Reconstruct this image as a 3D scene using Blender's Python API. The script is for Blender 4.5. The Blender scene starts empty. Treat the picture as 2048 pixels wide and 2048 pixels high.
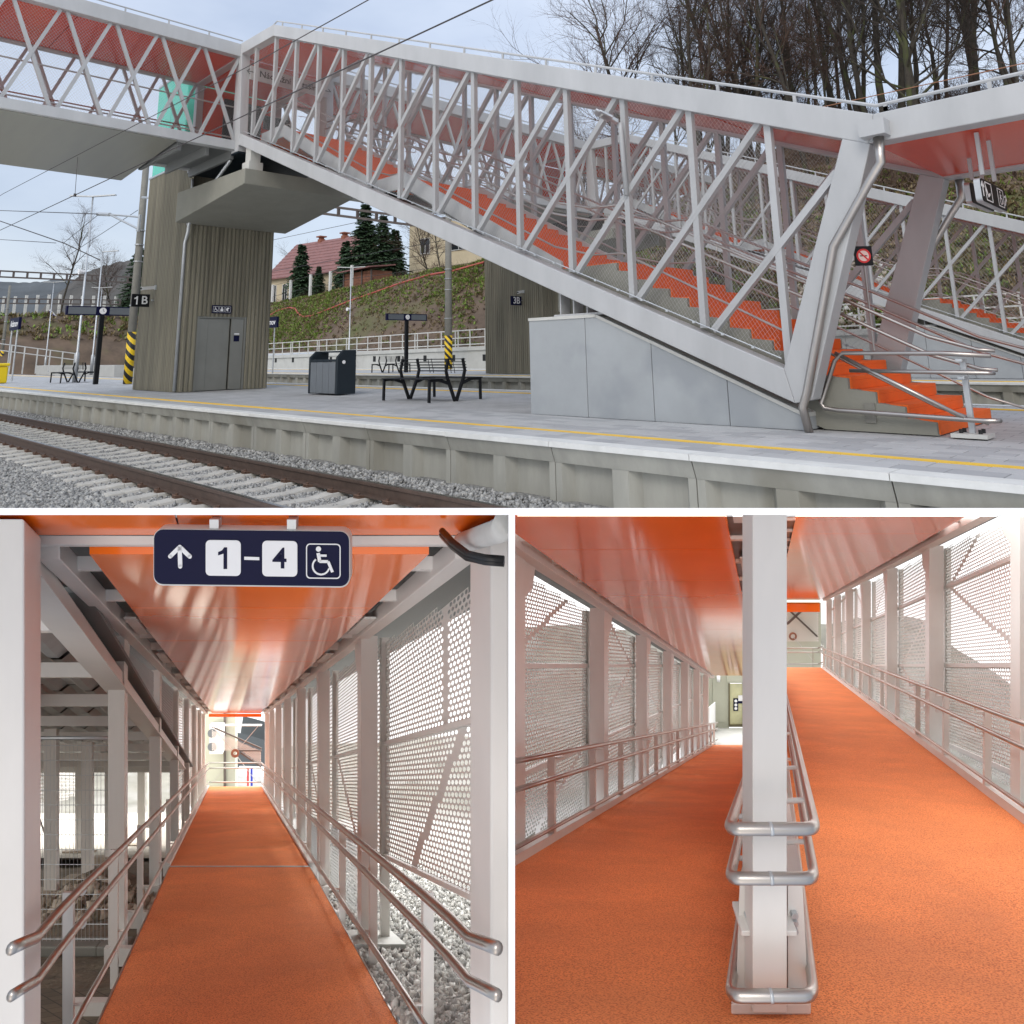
import bpy, bmesh, math, random
import numpy as np
from mathutils import Vector, Matrix
rnd = random.Random(7); NR = np.random.RandomState(11)
C = bpy.context.scene.collection; SC = bpy.context.scene
# ------------------------------------------------------------------ camera
FPX, CX, CY = 1500.0, 1024.0, 385.0             # focal length and principal point in photo pixels (2048 wide)
TH, RO, HC = math.radians(12.0), .019, .97      # pitch, roll, height above the platform
kk = math.sqrt(.5)
f0 = Vector((-kk, kk, 0)); r0 = Vector((kk, kk, 0)); zz = Vector((0, 0, 1))
FW = math.cos(TH)*f0 + math.sin(TH)*zz; u0 = -math.sin(TH)*f0 + math.cos(TH)*zz
RI = math.cos(RO)*r0 - math.sin(RO)*u0; UP = math.cos(RO)*u0 + math.sin(RO)*r0
CAM = Vector((0, 0, HC))
cd = bpy.data.cameras.new('camera'); cam = bpy.data.objects.new('camera', cd); C.objects.link(cam)
cam.matrix_world = Matrix(((RI.x, UP.x, -FW.x, 0), (RI.y, UP.y, -FW.y, 0), (RI.z, UP.z, -FW.z, HC), (0, 0, 0, 1)))
cd.sensor_width = 36; cd.lens = 36*FPX/2048; cd.shift_x = (1024-CX)/2048; cd.shift_y = (CY-1024)/2048
cd.clip_start = .05; cd.clip_end = 5000; SC.camera = cam
# ------------------------------------------------------------------ sky and sun
W = bpy.data.worlds.new('World'); SC.world = W; W.use_nodes = True
nt = W.node_tree; nt.nodes.clear(); L = nt.links.new
def wn(t, **k):
    n = nt.nodes.new(t)
    for a, b in k.items(): setattr(n, a, b)
    return n
tc = wn('ShaderNodeTexCoord'); sx = wn('ShaderNodeSeparateXYZ'); ab = wn('ShaderNodeMath', operation='ABSOLUTE'); cb = wn('ShaderNodeCombineXYZ')
L(tc.outputs['Generated'], sx.inputs[0]); L(sx.outputs[2], ab.inputs[0])
L(sx.outputs[0], cb.inputs[0]); L(sx.outputs[1], cb.inputs[1]); L(ab.outputs[0], cb.inputs[2])
sky = wn('ShaderNodeTexSky', sky_type='NISHITA', sun_disc=False); sky.sun_elevation = math.radians(37); sky.sun_rotation = math.radians(151)
sky.air_density = 1.0; sky.dust_density = 3.0; L(cb.outputs[0], sky.inputs[0])
b1 = wn('ShaderNodeBackground'); b1.inputs[1].default_value = .05; L(sky.outputs[0], b1.inputs[0])
mp = wn('ShaderNodeMapping'); mp.inputs['Scale'].default_value = (1.3, 1.3, 3.2); L(cb.outputs[0], mp.inputs[0])
nz = wn('ShaderNodeTexNoise'); nz.inputs['Scale'].default_value = 1.5; nz.inputs['Detail'].default_value = 5; nz.inputs['Roughness'].default_value = .55; L(mp.outputs[0], nz.inputs['Vector'])
rp = wn('ShaderNodeValToRGB'); rp.color_ramp.elements[0].position = .3; rp.color_ramp.elements[1].position = .7
rp.color_ramp.elements[0].color = (.43, .49, .61, 1); rp.color_ramp.elements[1].color = (.71, .76, .845, 1); L(nz.outputs[0], rp.inputs[0])
b2 = wn('ShaderNodeBackground'); b2.inputs[1].default_value = .76; L(rp.outputs[0], b2.inputs[0])
ad = wn('ShaderNodeAddShader'); out = wn('ShaderNodeOutputWorld'); 
zc_ = wn('ShaderNodeMath', operation='MAXIMUM'); zc_.inputs[1].default_value = 0; L(sx.outputs[2], zc_.inputs[0])
zq = wn('ShaderNodeMath', operation='POWER'); zq.inputs[1].default_value = 2; L(zc_.outputs[0], zq.inputs[0])
zs_ = wn('ShaderNodeMath', operation='MULTIPLY_ADD'); zs_.inputs[1].default_value = 1.0; zs_.inputs[2].default_value = .74; L(zq.outputs[0], zs_.inputs[0]); L(zs_.outputs[0], b2.inputs[1])   # overcast: brighter towards the zenith
L(b1.outputs[0], ad.inputs[0]); L(b2.outputs[0], ad.inputs[1]); L(ad.outputs[0], out.inputs[0])
sd = bpy.data.lights.new('sun', 'SUN'); sd.energy = .75; sd.angle = math.radians(25); sd.color = (1, .97, .92)
sun = bpy.data.objects.new('sun', sd); C.objects.link(sun)
sun.rotation_euler = (Vector((-.48, .85, -.74))).to_track_quat('-Z', 'Y').to_euler()
vs = SC.view_settings; vs.view_transform = 'Standard'; vs.look = 'None'; vs.gamma = 1; vs.exposure = .2; vs.use_curve_mapping = False
SC.render.engine = 'CYCLES'; SC.cycles.use_denoising = True; SC.cycles.max_bounces = 8; SC.cycles.transparent_max_bounces = 16
SC.cycles.sample_clamp_indirect = 6
# ------------------------------------------------------------------ photo pixel -> point on a plane the thing touches
def ray(u, v): return FW + RI*((u-CX)/FPX) - UP*((v-CY)/FPX)
def pl(u, v, ax, val):
    r = ray(u, v); return CAM + r*((val-CAM[ax])/r[ax])
def pn(u, v, n): return pl(u, v, 1, n)
def ps(u, v, s): return pl(u, v, 0, s)
def pz(u, v, z=0): return pl(u, v, 2, z)
def cs(x, y, d): return CAM + RI*x + UP*y + FW*d            # camera-aligned axes, used to lay out the two ramp halls
def projn(P):
    q = P-np.array(CAM); d = q@np.array(FW)
    return CX+FPX*(q@np.array(RI))/d, CY-FPX*(q@np.array(UP))/d, d
CUTN = (UP + RI*0 + FW*((1021.5-CY)/FPX)).normalized()      # plane of the roof slab that carries the railway over the ramp halls
PROJ0 = None
def trim(objs, side):                # cut what would pass through the roof slab or the dividing wall
    nv = (UP+FW*((1029.5-CY)/FPX)).normalized(); us = 1018.5 if side == 'L' else 1028.5; nu = (RI-FW*((us-CX)/FPX)).normalized()
    for o in objs:
        if o.type != 'MESH': continue
        me = o.data; n = len(me.vertices)
        if n == 0: bpy.data.objects.remove(o); continue
        co = np.empty(n*3); me.vertices.foreach_get('co', co); co = co.reshape(-1, 3); u, v, d = projn(co)
        cuts = []
        if v.min() < 1029.5: cuts.append((nv, True))
        if side == 'L' and u.max() > us: cuts.append((nu, True))
        if side == 'R' and u.min() < us: cuts.append((nu, False))
        if not cuts: continue
        bm = bmesh.new(); bm.from_mesh(me); closed = not any(e.is_boundary for e in bm.edges)
        for nn_, outer in cuts:
            bmesh.ops.bisect_plane(bm, geom=bm.verts[:]+bm.edges[:]+bm.faces[:], plane_co=CAM, plane_no=nn_, clear_outer=outer, clear_inner=not outer)
        if closed: bmesh.ops.holes_fill(bm, edges=[e for e in bm.edges if e.is_boundary])
        bm.to_mesh(me); bm.free()
        if not len(me.polygons): bpy.data.objects.remove(o)
# ------------------------------------------------------------------ materials
MATS = {}
def mat(name, col, rough=.55, metal=0., var=.12, scale=2.5, bump=0., bscale=30., col2=None, sc2=None, amt2=.0, spec=.5, coat=0., rvar=.1, det=5, aniso=None):
    m = bpy.data.materials.new(name); m.use_nodes = True; t = m.node_tree; N = t.nodes; l = t.links.new
    p = N['Principled BSDF']; g = N.new('ShaderNodeNewGeometry'); pos = g.outputs['Position']
    if aniso:
        mpn = N.new('ShaderNodeMapping'); mpn.inputs['Scale'].default_value = aniso; l(pos, mpn.inputs[0]); pos = mpn.outputs[0]
    n1 = N.new('ShaderNodeTexNoise'); n1.inputs['Scale'].default_value = scale; n1.inputs['Detail'].default_value = det; n1.inputs['Roughness'].default_value = .62; l(pos, n1.inputs['Vector'])
    mr = N.new('ShaderNodeMapRange'); mr.inputs[1].default_value = .25; mr.inputs[2].default_value = .75; mr.inputs[3].default_value = 1-var; mr.inputs[4].default_value = 1+var; l(n1.outputs[0], mr.inputs[0])
    mx = N.new('ShaderNodeVectorMath'); mx.operation = 'SCALE'; mx.inputs[0].default_value = col; l(mr.outputs[0], mx.inputs['Scale']); c = mx.outputs[0]
    if col2:
        n2 = N.new('ShaderNodeTexNoise'); n2.inputs['Scale'].default_value = sc2 or scale*3; n2.inputs['Detail'].default_value = 4; l(pos, n2.inputs['Vector'])
        r2 = N.new('ShaderNodeMapRange'); r2.inputs[1].default_value = .5-.22*(1-amt2)*0-.02+(.5-amt2)*.4; r2.inputs[2].default_value = r2.inputs[1].default_value+.12; l(n2.outputs[0], r2.inputs[0])
        mm = N.new('ShaderNodeMix'); mm.data_type = 'RGBA'; l(r2.outputs[0], mm.inputs[0]); l(c, mm.inputs[6]); mm.inputs[7].default_value = (*col2, 1); c = mm.outputs[2]
    l(c, p.inputs['Base Color'])
    p.inputs['Metallic'].default_value = metal; p.inputs['Specular IOR Level'].default_value = spec; p.inputs['Coat Weight'].default_value = coat; p.inputs['Coat Roughness'].default_value = .04
    rr = N.new('ShaderNodeMapRange'); rr.inputs[3].default_value = max(.02, rough-rvar); rr.inputs[4].default_value = min(1, rough+rvar); l(n1.outputs[0], rr.inputs[0]); l(rr.outputs[0], p.inputs['Roughness'])
    if bump:
        n3 = N.new('ShaderNodeTexNoise'); n3.inputs['Scale'].default_value = bscale; n3.inputs['Detail'].default_value = 4; l(pos, n3.inputs['Vector'])
        bp = N.new('ShaderNodeBump'); bp.inputs['Strength'].default_value = bump; bp.inputs['Distance'].default_value = .02; l(n3.outputs[0], bp.inputs['Height']); l(bp.outputs[0], p.inputs['Normal'])
    MATS[name] = m; return m
mat('white_steel', (.405, .412, .415), .38, var=.10, scale=2.2, rvar=.1, aniso=(1, 1, .3))
mat('hall_steel', (.64, .615, .58), .4, var=.07, scale=2.2, rvar=.1, aniso=(1, 1, .3))
mat('white_wall', (.86, .86, .86), .6, var=.02)
mat('galvanised', (.50, .52, .53), .42, .6, var=.12, scale=6)
mat('stainless', (.46, .43, .40), .36, 1., var=.06, scale=4, rvar=.05)
mat('net_wire', (.44, .44, .43), .45, .3, var=.05)
mat('orange_panel', (.94, .165, .008), .10, var=.06, scale=.7, coat=0, rvar=.03, spec=.42)
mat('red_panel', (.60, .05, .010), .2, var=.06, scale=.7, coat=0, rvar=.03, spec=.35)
mat('orange_step', (.76, .125, .006), .7, var=.10, scale=3, bump=.15, bscale=120)
mat('orange_floor', (.88, .28, .085), .82, var=.13, scale=1.1, bump=.45, bscale=110, col2=(.60, .145, .04), sc2=85, amt2=.5)
mat('concrete', (.225, .222, .188), .8, var=.13, scale=1.6, bump=.12, bscale=25)
mat('concrete_wall', (.33, .35, .36), .75, var=.10, scale=1.3, bump=.08, bscale=12, col2=(.28, .30, .315), sc2=.9, amt2=.4)
mat('concrete_edge', (.31, .305, .265), .82, var=.22, scale=2.6, bump=.12, bscale=40, aniso=(1, 1, .22), col2=(.235, .225, .185), sc2=1.3, amt2=.35)
mat('concrete_tower', (.195, .18, .135), .85, var=.38, scale=3.5, bump=.2, bscale=30, aniso=(1, 1, .07))
mat('concrete_light', (.50, .50, .47), .8, var=.1, scale=1.5, bump=.1)
mat('coping', (.60, .60, .57), .75, var=.13, scale=3, bump=.06)
mat('yellow_paint', (.78, .50, .055), .6, var=.08, scale=5)
mat('ballast', (.26, .255, .24), .9, var=.35, scale=14, bump=.9, bscale=22, col2=(.12, .12, .115), sc2=24, amt2=.45)
for i, c in enumerate([(.34, .335, .315), (.25, .247, .235), (.41, .40, .37), (.16, .157, .15)]): mat('stone_%s' % 'abcd'[i], c, .85, var=.3, scale=25, bump=.2, bscale=80)
mat('sleeper_concrete', (.43, .41, .365), .85, var=.2, scale=3, bump=.12, bscale=50)
mat('rail_steel', (.085, .055, .04), .6, .3, var=.3, scale=12)
mat('rail_head', (.30, .29, .28), .25, 1., var=.1)
mat('rust', (.10, .055, .035), .8, var=.3, scale=20)
mat('black_metal', (.006, .0065, .008), .5, var=.1, spec=.25)
mat('navy', (.004, .005, .032), .5, var=.05, spec=.15)
mat('bin_dark', (.012, .019, .026), .5, var=.08, spec=.3)
mat('bin_grey', (.13, .145, .16), .45, var=.06)
mat('white_print', (.80, .80, .80), .5, var=.02)
mat('teal_glass', (.03, .52, .36), .12, var=.06, scale=.8, coat=.4)
mat('door_steel', (.27, .265, .235), .32, .75, var=.12, scale=.9, rvar=.1)
mat('dark', (.01, .01, .01), .7, var=0)
mat('dark_soffit', (.16, .165, .16), .6, var=.1)
mat('soffit', (.27, .27, .235), .33, .25, var=.10, scale=.9, aniso=(.5, 4, 1), rvar=.1)
mat('soil', (.125, .088, .06), .95, var=.45, scale=.55, bump=.9, bscale=3.2, col2=(.105, .105, .04), sc2=.16, amt2=.36, det=8)
mat('mast_concrete', (.20, .195, .17), .8, var=.15, scale=4)
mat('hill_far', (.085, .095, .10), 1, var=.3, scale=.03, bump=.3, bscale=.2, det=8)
mat('hill_mid', (.075, .07, .062), 1, var=.35, scale=.05, bump=.5, bscale=.3, det=8)
mat('bark', (.055, .047, .036), .9, var=.4, scale=5, bump=.5, bscale=25, col2=(.075, .085, .03), sc2=.8, amt2=.35)
mat('twig', (.045, .036, .03), .9, var=.3, scale=6)
mat('twig_brown', (.085, .05, .036), .9, var=.3, scale=6)
mat('needle', (.045, .088, .038), .8, var=.4, scale=3)
mat('leaf_green', (.17, .25, .04), .8, var=.4, scale=2)
mat('leaf_dry', (.22, .17, .085), .9, var=.4, scale=2)
mat('plaster', (.56, .48, .33), .85, var=.10, scale=.7)
mat('roof_tile', (.24, .115, .105), .75, var=.25, scale=2.2)
mat('brick_red', (.27, .10, .06), .85, var=.2, scale=4)
mat('window_dark', (.02, .024, .028), .12, var=.1)
mat('plank', (.23, .10, .06), .85, var=.3, scale=4)
mat('hose', (.42, .09, .07), .6, var=.1)
mat('wire', (.035, .03, .03), .6, var=0)
mat('wire_rust', (.30, .14, .075), .7, var=.1)
mat('rock', (.36, .31, .25), .9, var=.35, scale=3, bump=.4, bscale=9)
mat('yellow_plastic', (.75, .55, .01), .4, var=.05)
mat('rubble', (.36, .30, .235), .9, var=.3, scale=9, bump=.3)
mat('dirt', (.15, .115, .075), .95, var=.4, scale=3, bump=.8, bscale=20, col2=(.10, .078, .052), sc2=6, amt2=.5)
mat('pale_ground', (.45, .42, .36), .95, var=.2, scale=2, bump=.5, bscale=20)
mat('cream_wall', (.45, .455, .365), .8, var=.05, scale=1)
mat('glass_door', (.52, .50, .30), .08, var=.25, scale=.8, coat=.4)  # pale yellow base stands in for a lit interior behind the glass
mat('bronze', (.17, .15, .09), .4, .5, var=.1)
mat('brown_frame', (.10, .08, .07), .5, var=.1)
mat('rubber', (.008, .008, .009), .35, var=.1)
def stripes():
    m = bpy.data.materials.new('hazard_stripes'); m.use_nodes = True; t = m.node_tree; N = t.nodes; l = t.links.new
    p = N['Principled BSDF']; g = N.new('ShaderNodeNewGeometry'); s = N.new('ShaderNodeSeparateXYZ'); l(g.outputs['Position'], s.inputs[0])
    a = N.new('ShaderNodeMath'); a.operation = 'MULTIPLY_ADD'; a.inputs[1].default_value = .75; l(s.outputs[0], a.inputs[0]); l(s.outputs[2], a.inputs[2])
    a2 = N.new('ShaderNodeMath'); a2.operation = 'MULTIPLY_ADD'; a2.inputs[1].default_value = .75; l(s.outputs[1], a2.inputs[0]); l(a.outputs[0], a2.inputs[2])
    b = N.new('ShaderNodeMath'); b.operation = 'MULTIPLY'; b.inputs[1].default_value = 2.4; l(a2.outputs[0], b.inputs[0])
    f = N.new('ShaderNodeMath'); f.operation = 'FRACT'; l(b.outputs[0], f.inputs[0]); c = N.new('ShaderNodeMath'); c.operation = 'GREATER_THAN'; c.inputs[1].default_value = .5; l(f.outputs[0], c.inputs[0])
    mm = N.new('ShaderNodeMix'); mm.data_type = 'RGBA'; l(c.outputs[0], mm.inputs[0]); mm.inputs[6].default_value = (.012, .012, .012, 1); mm.inputs[7].default_value = (.75, .50, .01, 1); l(mm.outputs[2], p.inputs['Base Color'])
    p.inputs['Roughness'].default_value = .5; MATS['hazard_stripes'] = m
def floorwear():
    m = MATS['orange_floor']; t = m.node_tree; N = t.nodes; l = t.links.new; p = N['Principled BSDF']; src = p.inputs['Base Color'].links[0].from_socket; g = N.new('ShaderNodeNewGeometry')
    v = N.new('ShaderNodeTexVoronoi'); v.inputs['Scale'].default_value = 4.2; l(g.outputs['Position'], v.inputs['Vector']); s = N.new('ShaderNodeMapRange'); s.inputs[1].default_value = .02; s.inputs[2].default_value = .035; s.inputs[3].default_value = .25; s.inputs[4].default_value = 1; l(v.outputs['Distance'], s.inputs[0])
    n = N.new('ShaderNodeTexNoise'); n.inputs['Scale'].default_value = .8; n.inputs['Detail'].default_value = 7; n.inputs['Distortion'].default_value = .6; l(g.outputs['Position'], n.inputs['Vector']); q = N.new('ShaderNodeMapRange'); q.inputs[1].default_value = .33; q.inputs[2].default_value = .67; q.inputs[3].default_value = .89; q.inputs[4].default_value = 1.06; l(n.outputs[0], q.inputs[0])
    k = N.new('ShaderNodeMath'); k.operation = 'MULTIPLY'; l(s.outputs[0], k.inputs[0]); l(q.outputs[0], k.inputs[1]); sc = N.new('ShaderNodeVectorMath'); sc.operation = 'SCALE'; l(src, sc.inputs[0]); l(k.outputs[0], sc.inputs['Scale']); l(sc.outputs[0], p.inputs['Base Color'])
floorwear(); stripes()
def pavermat(name, w, hgt, c1, c2, joint):
    m = mat(name, c1, .78, var=.12, scale=1.3, bump=.08, bscale=60); t = m.node_tree; N = t.nodes; l = t.links.new
    p = N['Principled BSDF']; g = N.new('ShaderNodeNewGeometry')
    b = N.new('ShaderNodeTexBrick'); b.inputs['Scale'].default_value = 1; b.inputs['Brick Width'].default_value = w; b.inputs['Row Height'].default_value = hgt
    b.inputs['Mortar Size'].default_value = .006; b.inputs['Color1'].default_value = (*c1, 1); b.inputs['Color2'].default_value = (*c2, 1); b.inputs['Mortar'].default_value = (*joint, 1); l(g.outputs['Position'], b.inputs['Vector'])
    n = N.new('ShaderNodeTexNoise'); n.inputs['Scale'].default_value = .7; n.inputs['Detail'].default_value = 6; l(g.outputs['Position'], n.inputs['Vector'])
    mr = N.new('ShaderNodeMapRange'); mr.inputs[1].default_value = .3; mr.inputs[2].default_value = .7; mr.inputs[3].default_value = .85; mr.inputs[4].default_value = 1.12; l(n.outputs[0], mr.inputs[0])
    sc = N.new('ShaderNodeVectorMath'); sc.operation = 'SCALE'; l(b.outputs[0], sc.inputs[0]); l(mr.outputs[0], sc.inputs['Scale']); l(sc.outputs[0], p.inputs['Base Color'])
pavermat('paving', .4, .2, (.425, .427, .425), (.36, .362, .362), (.19, .19, .19))
mat('paver', (.41, .412, .408), .78, var=.12, scale=1.1, bump=.08, bscale=60)
mat('paver_dark', (.345, .348, .35), .78, var=.12, scale=1.1, bump=.08, bscale=60)
pavermat('cobble', .16, .12, (.16, .13, .085), (.11, .09, .06), (.05, .042, .03))
# ------------------------------------------------------------------ mesh helpers
def V(*a): return Vector(a)
class MB:
    def __init__(s): s.v = []; s.f = []
    def add(s, vs, fs):
        o = len(s.v); s.v += [tuple(x) for x in vs]; s.f += [tuple(i+o for i in f) for f in fs]; return s
    def hexa(s, p): return s.add(p, [(0, 3, 2, 1), (4, 5, 6, 7), (0, 1, 5, 4), (1, 2, 6, 5), (2, 3, 7, 6), (3, 0, 4, 7)])
    def box(s, x0, x1, y0, y1, z0, z1):
        return s.hexa([(x0, y0, z0), (x1, y0, z0), (x1, y1, z0), (x0, y1, z0), (x0, y0, z1), (x1, y0, z1), (x1, y1, z1), (x0, y1, z1)])
    def para(s, o, a, b, c):
        o = Vector(o); a = Vector(a); b = Vector(b); c = Vector(c)
        return s.hexa([o, o+a, o+a+b, o+b, o+c, o+a+c, o+a+b+c, o+b+c])
    def beam(s, p, q, w, h, up=(0, 0, 1)):
        p = Vector(p); q = Vector(q); d = (q-p).normalized(); x = d.cross(Vector(up))
        if x.length < 1e-4: x = d.cross(Vector((1, 0, 0)))
        x.normalize(); y = x.cross(d); x *= w/2; y *= h/2
        return s.hexa([p-x-y, p+x-y, p+x+y, p-x+y, q-x-y, q+x-y, q+x+y, q-x+y])
    def prism(s, poly, vec):
        n = len(poly); a = [Vector(p) for p in poly]; v = Vector(vec); vs = a+[p+v for p in a]
        return s.add(vs, [tuple(range(n))[::-1], tuple(range(n, 2*n))]+[(i, (i+1) % n, n+(i+1) % n, n+i) for i in range(n)])
    def tube(s, pts, r, n=8, cap=True):
        pts = [Vector(p) for p in pts]; m = len(pts); rs = r if hasattr(r, '__len__') else [r]*m
        t0 = (pts[1]-pts[0]).normalized(); a = t0.cross(Vector((0, 0, 1)))
        if a.length < .05: a = t0.cross(Vector((0, 1, 0)))
        a.normalize(); vs = []
        for i in range(m):
            t = (pts[min(i+1, m-1)]-pts[max(i-1, 0)]).normalized(); a = (a-t*a.dot(t)).normalized(); b = t.cross(a)
            k = 1.0
            for j in range(n):
                th = 2*math.pi*j/n; vs.append(pts[i]+(a*math.cos(th)+b*math.sin(th))*rs[i]*k)
        fs = [(i*n+j, i*n+(j+1) % n, (i+1)*n+(j+1) % n, (i+1)*n+j) for i in range(m-1) for j in range(n)]
        if cap: fs += [tuple(range(n))[::-1], tuple((m-1)*n+j for j in range(n))]
        return s.add(vs, fs)
    def cyl(s, c, ax, r, l, n=16):
        c = Vector(c); ax = Vector(ax).normalized(); return s.tube([c-ax*l/2, c+ax*l/2], r, n)
    def build(s, name, m, parent=None, smooth=False, clip=False, bevel=0., kind=None, off=None):
        me = bpy.data.meshes.new(name); me.from_pydata(s.v, [], s.f)
        if clip:
            bm = bmesh.new(); bm.from_mesh(me)
            g = bmesh.ops.bisect_plane(bm, geom=bm.verts[:]+bm.edges[:]+bm.faces[:], plane_co=CAM, plane_no=CUTN, clear_inner=True)
            ed = [e for e in g['geom_cut'] if isinstance(e, bmesh.types.BMEdge)]
            if ed: bmesh.ops.holes_fill(bm, edges=[e for e in bm.edges if e.is_boundary])
            bm.to_mesh(me); bm.free()
            if not me.polygons: bpy.data.meshes.remove(me); return None
        return link(name, me, m, parent, smooth, bevel, kind)
def link(name, me, m, parent=None, smooth=False, bevel=0., kind=None):
    me.validate(); me.update()
    if smooth: me.shade_smooth()
    o = bpy.data.objects.new(name, me); C.objects.link(o)
    if m and not me.materials: me.materials.append(MATS[m])
    if parent: par(o, parent)
    if bevel:
        b = o.modifiers.new('bevel', 'BEVEL'); b.width = bevel; b.segments = 2; b.limit_method = 'ANGLE'; b.angle_limit = .7
    if kind: o['kind'] = kind
    return o
PO = {}
def par(o, p):
    o.parent = p; o.matrix_parent_inverse = Matrix.Translation(-PO.get(p.name, Vector((0, 0, 0))))
def thing(name, label, cat, loc=(0, 0, 0), group=None):
    o = bpy.data.objects.new(name, None); C.objects.link(o); o.empty_display_size = .2
    o.location = loc; PO[o.name] = Vector(loc); o['label'] = label; o['category'] = cat
    if group: o['group'] = group
    return o
def tag(o, label, cat, group=None, kind=None):
    if o is None: return o
    o['label'] = label; o['category'] = cat
    if group: o['group'] = group
    return o
def struct(o): 
    if o is not None: o['kind'] = 'structure'
    return o
def kids(o): return [c for c in bpy.data.objects if c.parent == o]
def copy_thing(root, off, label=None, cat=None, group=None):
    ch = {}
    for c in bpy.data.objects:
        if c.parent: ch.setdefault(c.parent.name, []).append(c)
    r = root.copy(); C.objects.link(r); r.location = root.location+Vector(off)
    if label: r['label'] = label
    if cat: r['category'] = cat
    if group: r['group'] = group
    for c in ch.get(root.name, []):
        d = c.copy(); C.objects.link(d); d.parent = r
        for g in ch.get(c.name, []):
            e = g.copy(); C.objects.link(e); e.parent = d
    return r
def sub(o, parent):            # sub-part: parent is a part mesh built in world coordinates of its thing
    o.parent = parent; o.matrix_parent_inverse = Matrix.Identity(4); return o
def text(s, size, org, xd, yd, m, parent=None, name='lettering', bold=.012, align='CENTER', depth=.003):
    cu = bpy.data.curves.new('t', 'FONT'); cu.body = s; cu.size = size; cu.align_x = align; cu.align_y = 'CENTER'; cu.offset = bold*size; cu.extrude = depth
    o = bpy.data.objects.new('t', cu); C.objects.link(o); dg = bpy.context.evaluated_depsgraph_get(); me = bpy.data.meshes.new_from_object(o.evaluated_get(dg))
    bpy.data.objects.remove(o); xd = Vector(xd).normalized(); yd = Vector(yd); zd = xd.cross(yd).normalized(); org = Vector(org)
    me.transform(Matrix(((xd.x, yd.x, zd.x, org.x), (xd.y, yd.y, zd.y, org.y), (xd.z, yd.z, zd.z, org.z), (0, 0, 0, 1))))
    me.materials.clear(); return link(name, me, m, parent)
def rrect(org, xd, yd, w, h, r, n=5):
    org = Vector(org); xd = Vector(xd); yd = Vector(yd); P = []
    for cx, cy, a0 in ((w/2-r, h/2-r, 0), (-w/2+r, h/2-r, 90), (-w/2+r, -h/2+r, 180), (w/2-r, -h/2+r, 270)):
        for i in range(n+1):
            a = math.radians(a0+90*i/n); P.append(org+xd*(cx+r*math.cos(a))+yd*(cy+r*math.sin(a)))
    return P
def frame2(org, xd, yd):
    org = Vector(org); xd = Vector(xd); yd = Vector(yd); return lambda x, y, z=0: org+xd*x+yd*y+xd.cross(yd).normalized()*z

def skymat(name, strength):
    m = bpy.data.materials.new(name); m.use_nodes = True; t = m.node_tree; N = t.nodes; N.clear(); l = t.links.new
    g = N.new('ShaderNodeNewGeometry'); n = N.new('ShaderNodeTexNoise'); n.inputs['Scale'].default_value = .05; l(g.outputs['Position'], n.inputs['Vector'])
    r = N.new('ShaderNodeValToRGB'); r.color_ramp.elements[0].color = (.92, .93, .95, 1); r.color_ramp.elements[1].color = (1, .985, .96, 1); l(n.outputs[0], r.inputs[0])
    e = N.new('ShaderNodeEmission'); e.inputs[1].default_value = strength; l(r.outputs[0], e.inputs[0]); o = N.new('ShaderNodeOutputMaterial'); l(e.outputs[0], o.inputs[0]); MATS[name] = m
skymat('sky_glow_left', 5.8); skymat('sky_glow_right', 2.9); skymat('sky_glow_low', 1.35)  # emission for the sky sheets added around the ramp halls
mat('dull_bank', (.13, .125, .105), .95, var=.4, scale=.5, bump=.5, bscale=4, col2=(.17, .165, .15), sc2=.35, amt2=.5)
# ================================================================== THE RAILWAY STATION (X along the track, Y across it, Z up)
NE, NF, DN = 6.38, 14.22, 15.65            # platform edges, spacing of the two island platforms
def slab_poly(v, d0, d1, u0_, u1_): return [CAM+ray(u0_, v)*d0, CAM+ray(u1_, v)*d0, CAM+ray(u1_, v)*d1, CAM+ray(u0_, v)*d1]
# roof slab over the ramp halls and the invented wall between them, run deep to keep their light apart
m = MB(); a = slab_poly(1023, 2.0, 60, -900, 2950); th = UP*.0093
m.hexa([p-th for p in a]+[p+th for p in a]); struct(m.build('roof_slab', 'white_wall'))
m = MB(); A = CAM+ray(1023.5, 1029)*2.0; B = CAM+ray(1023.5, 1029)*60; A2 = CAM+ray(1023.5, 2090)*2.0; B2 = CAM+ray(1023.5, 2090)*60; w = RI*.0087
m.hexa([A2-w, B2-w, B2+w, A2+w, A-w, B-w, B+w, A+w]); struct(m.build('dividing_wall', 'white_wall'))
# ground: ballast bed
def zb(n): return -.80 if n < 5.75 else -.80+.17*min(1, (n-5.75)/.55)
m = MB(); ns = [-30, -5, 2, 3.4, 4.85, 5.75, 6.0, 6.35, 6.7]; ss = [-260, -120, -60, -40, -30, -24, -18, -14, -10, -7, -4, -1, 3]
for i in range(len(ss)-1):
    for j in range(len(ns)-1):
        q = [(ss[i], ns[j]), (ss[i+1], ns[j]), (ss[i+1], ns[j+1]), (ss[i], ns[j+1])]; m.add([(x, y, zb(y)) for x, y in q], [(0, 1, 2, 3)])
struct(m.build('ballast_bed', 'ballast', clip=True))
m = MB(); m.add([(-260, NF-.3, -.8), (12, NF-.3, -.8), (12, NE+DN+.3, -.8), (-260, NE+DN+.3, -.8)], [(0, 1, 2, 3)]); struct(m.build('middle_track_bed', 'ballast'))
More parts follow.
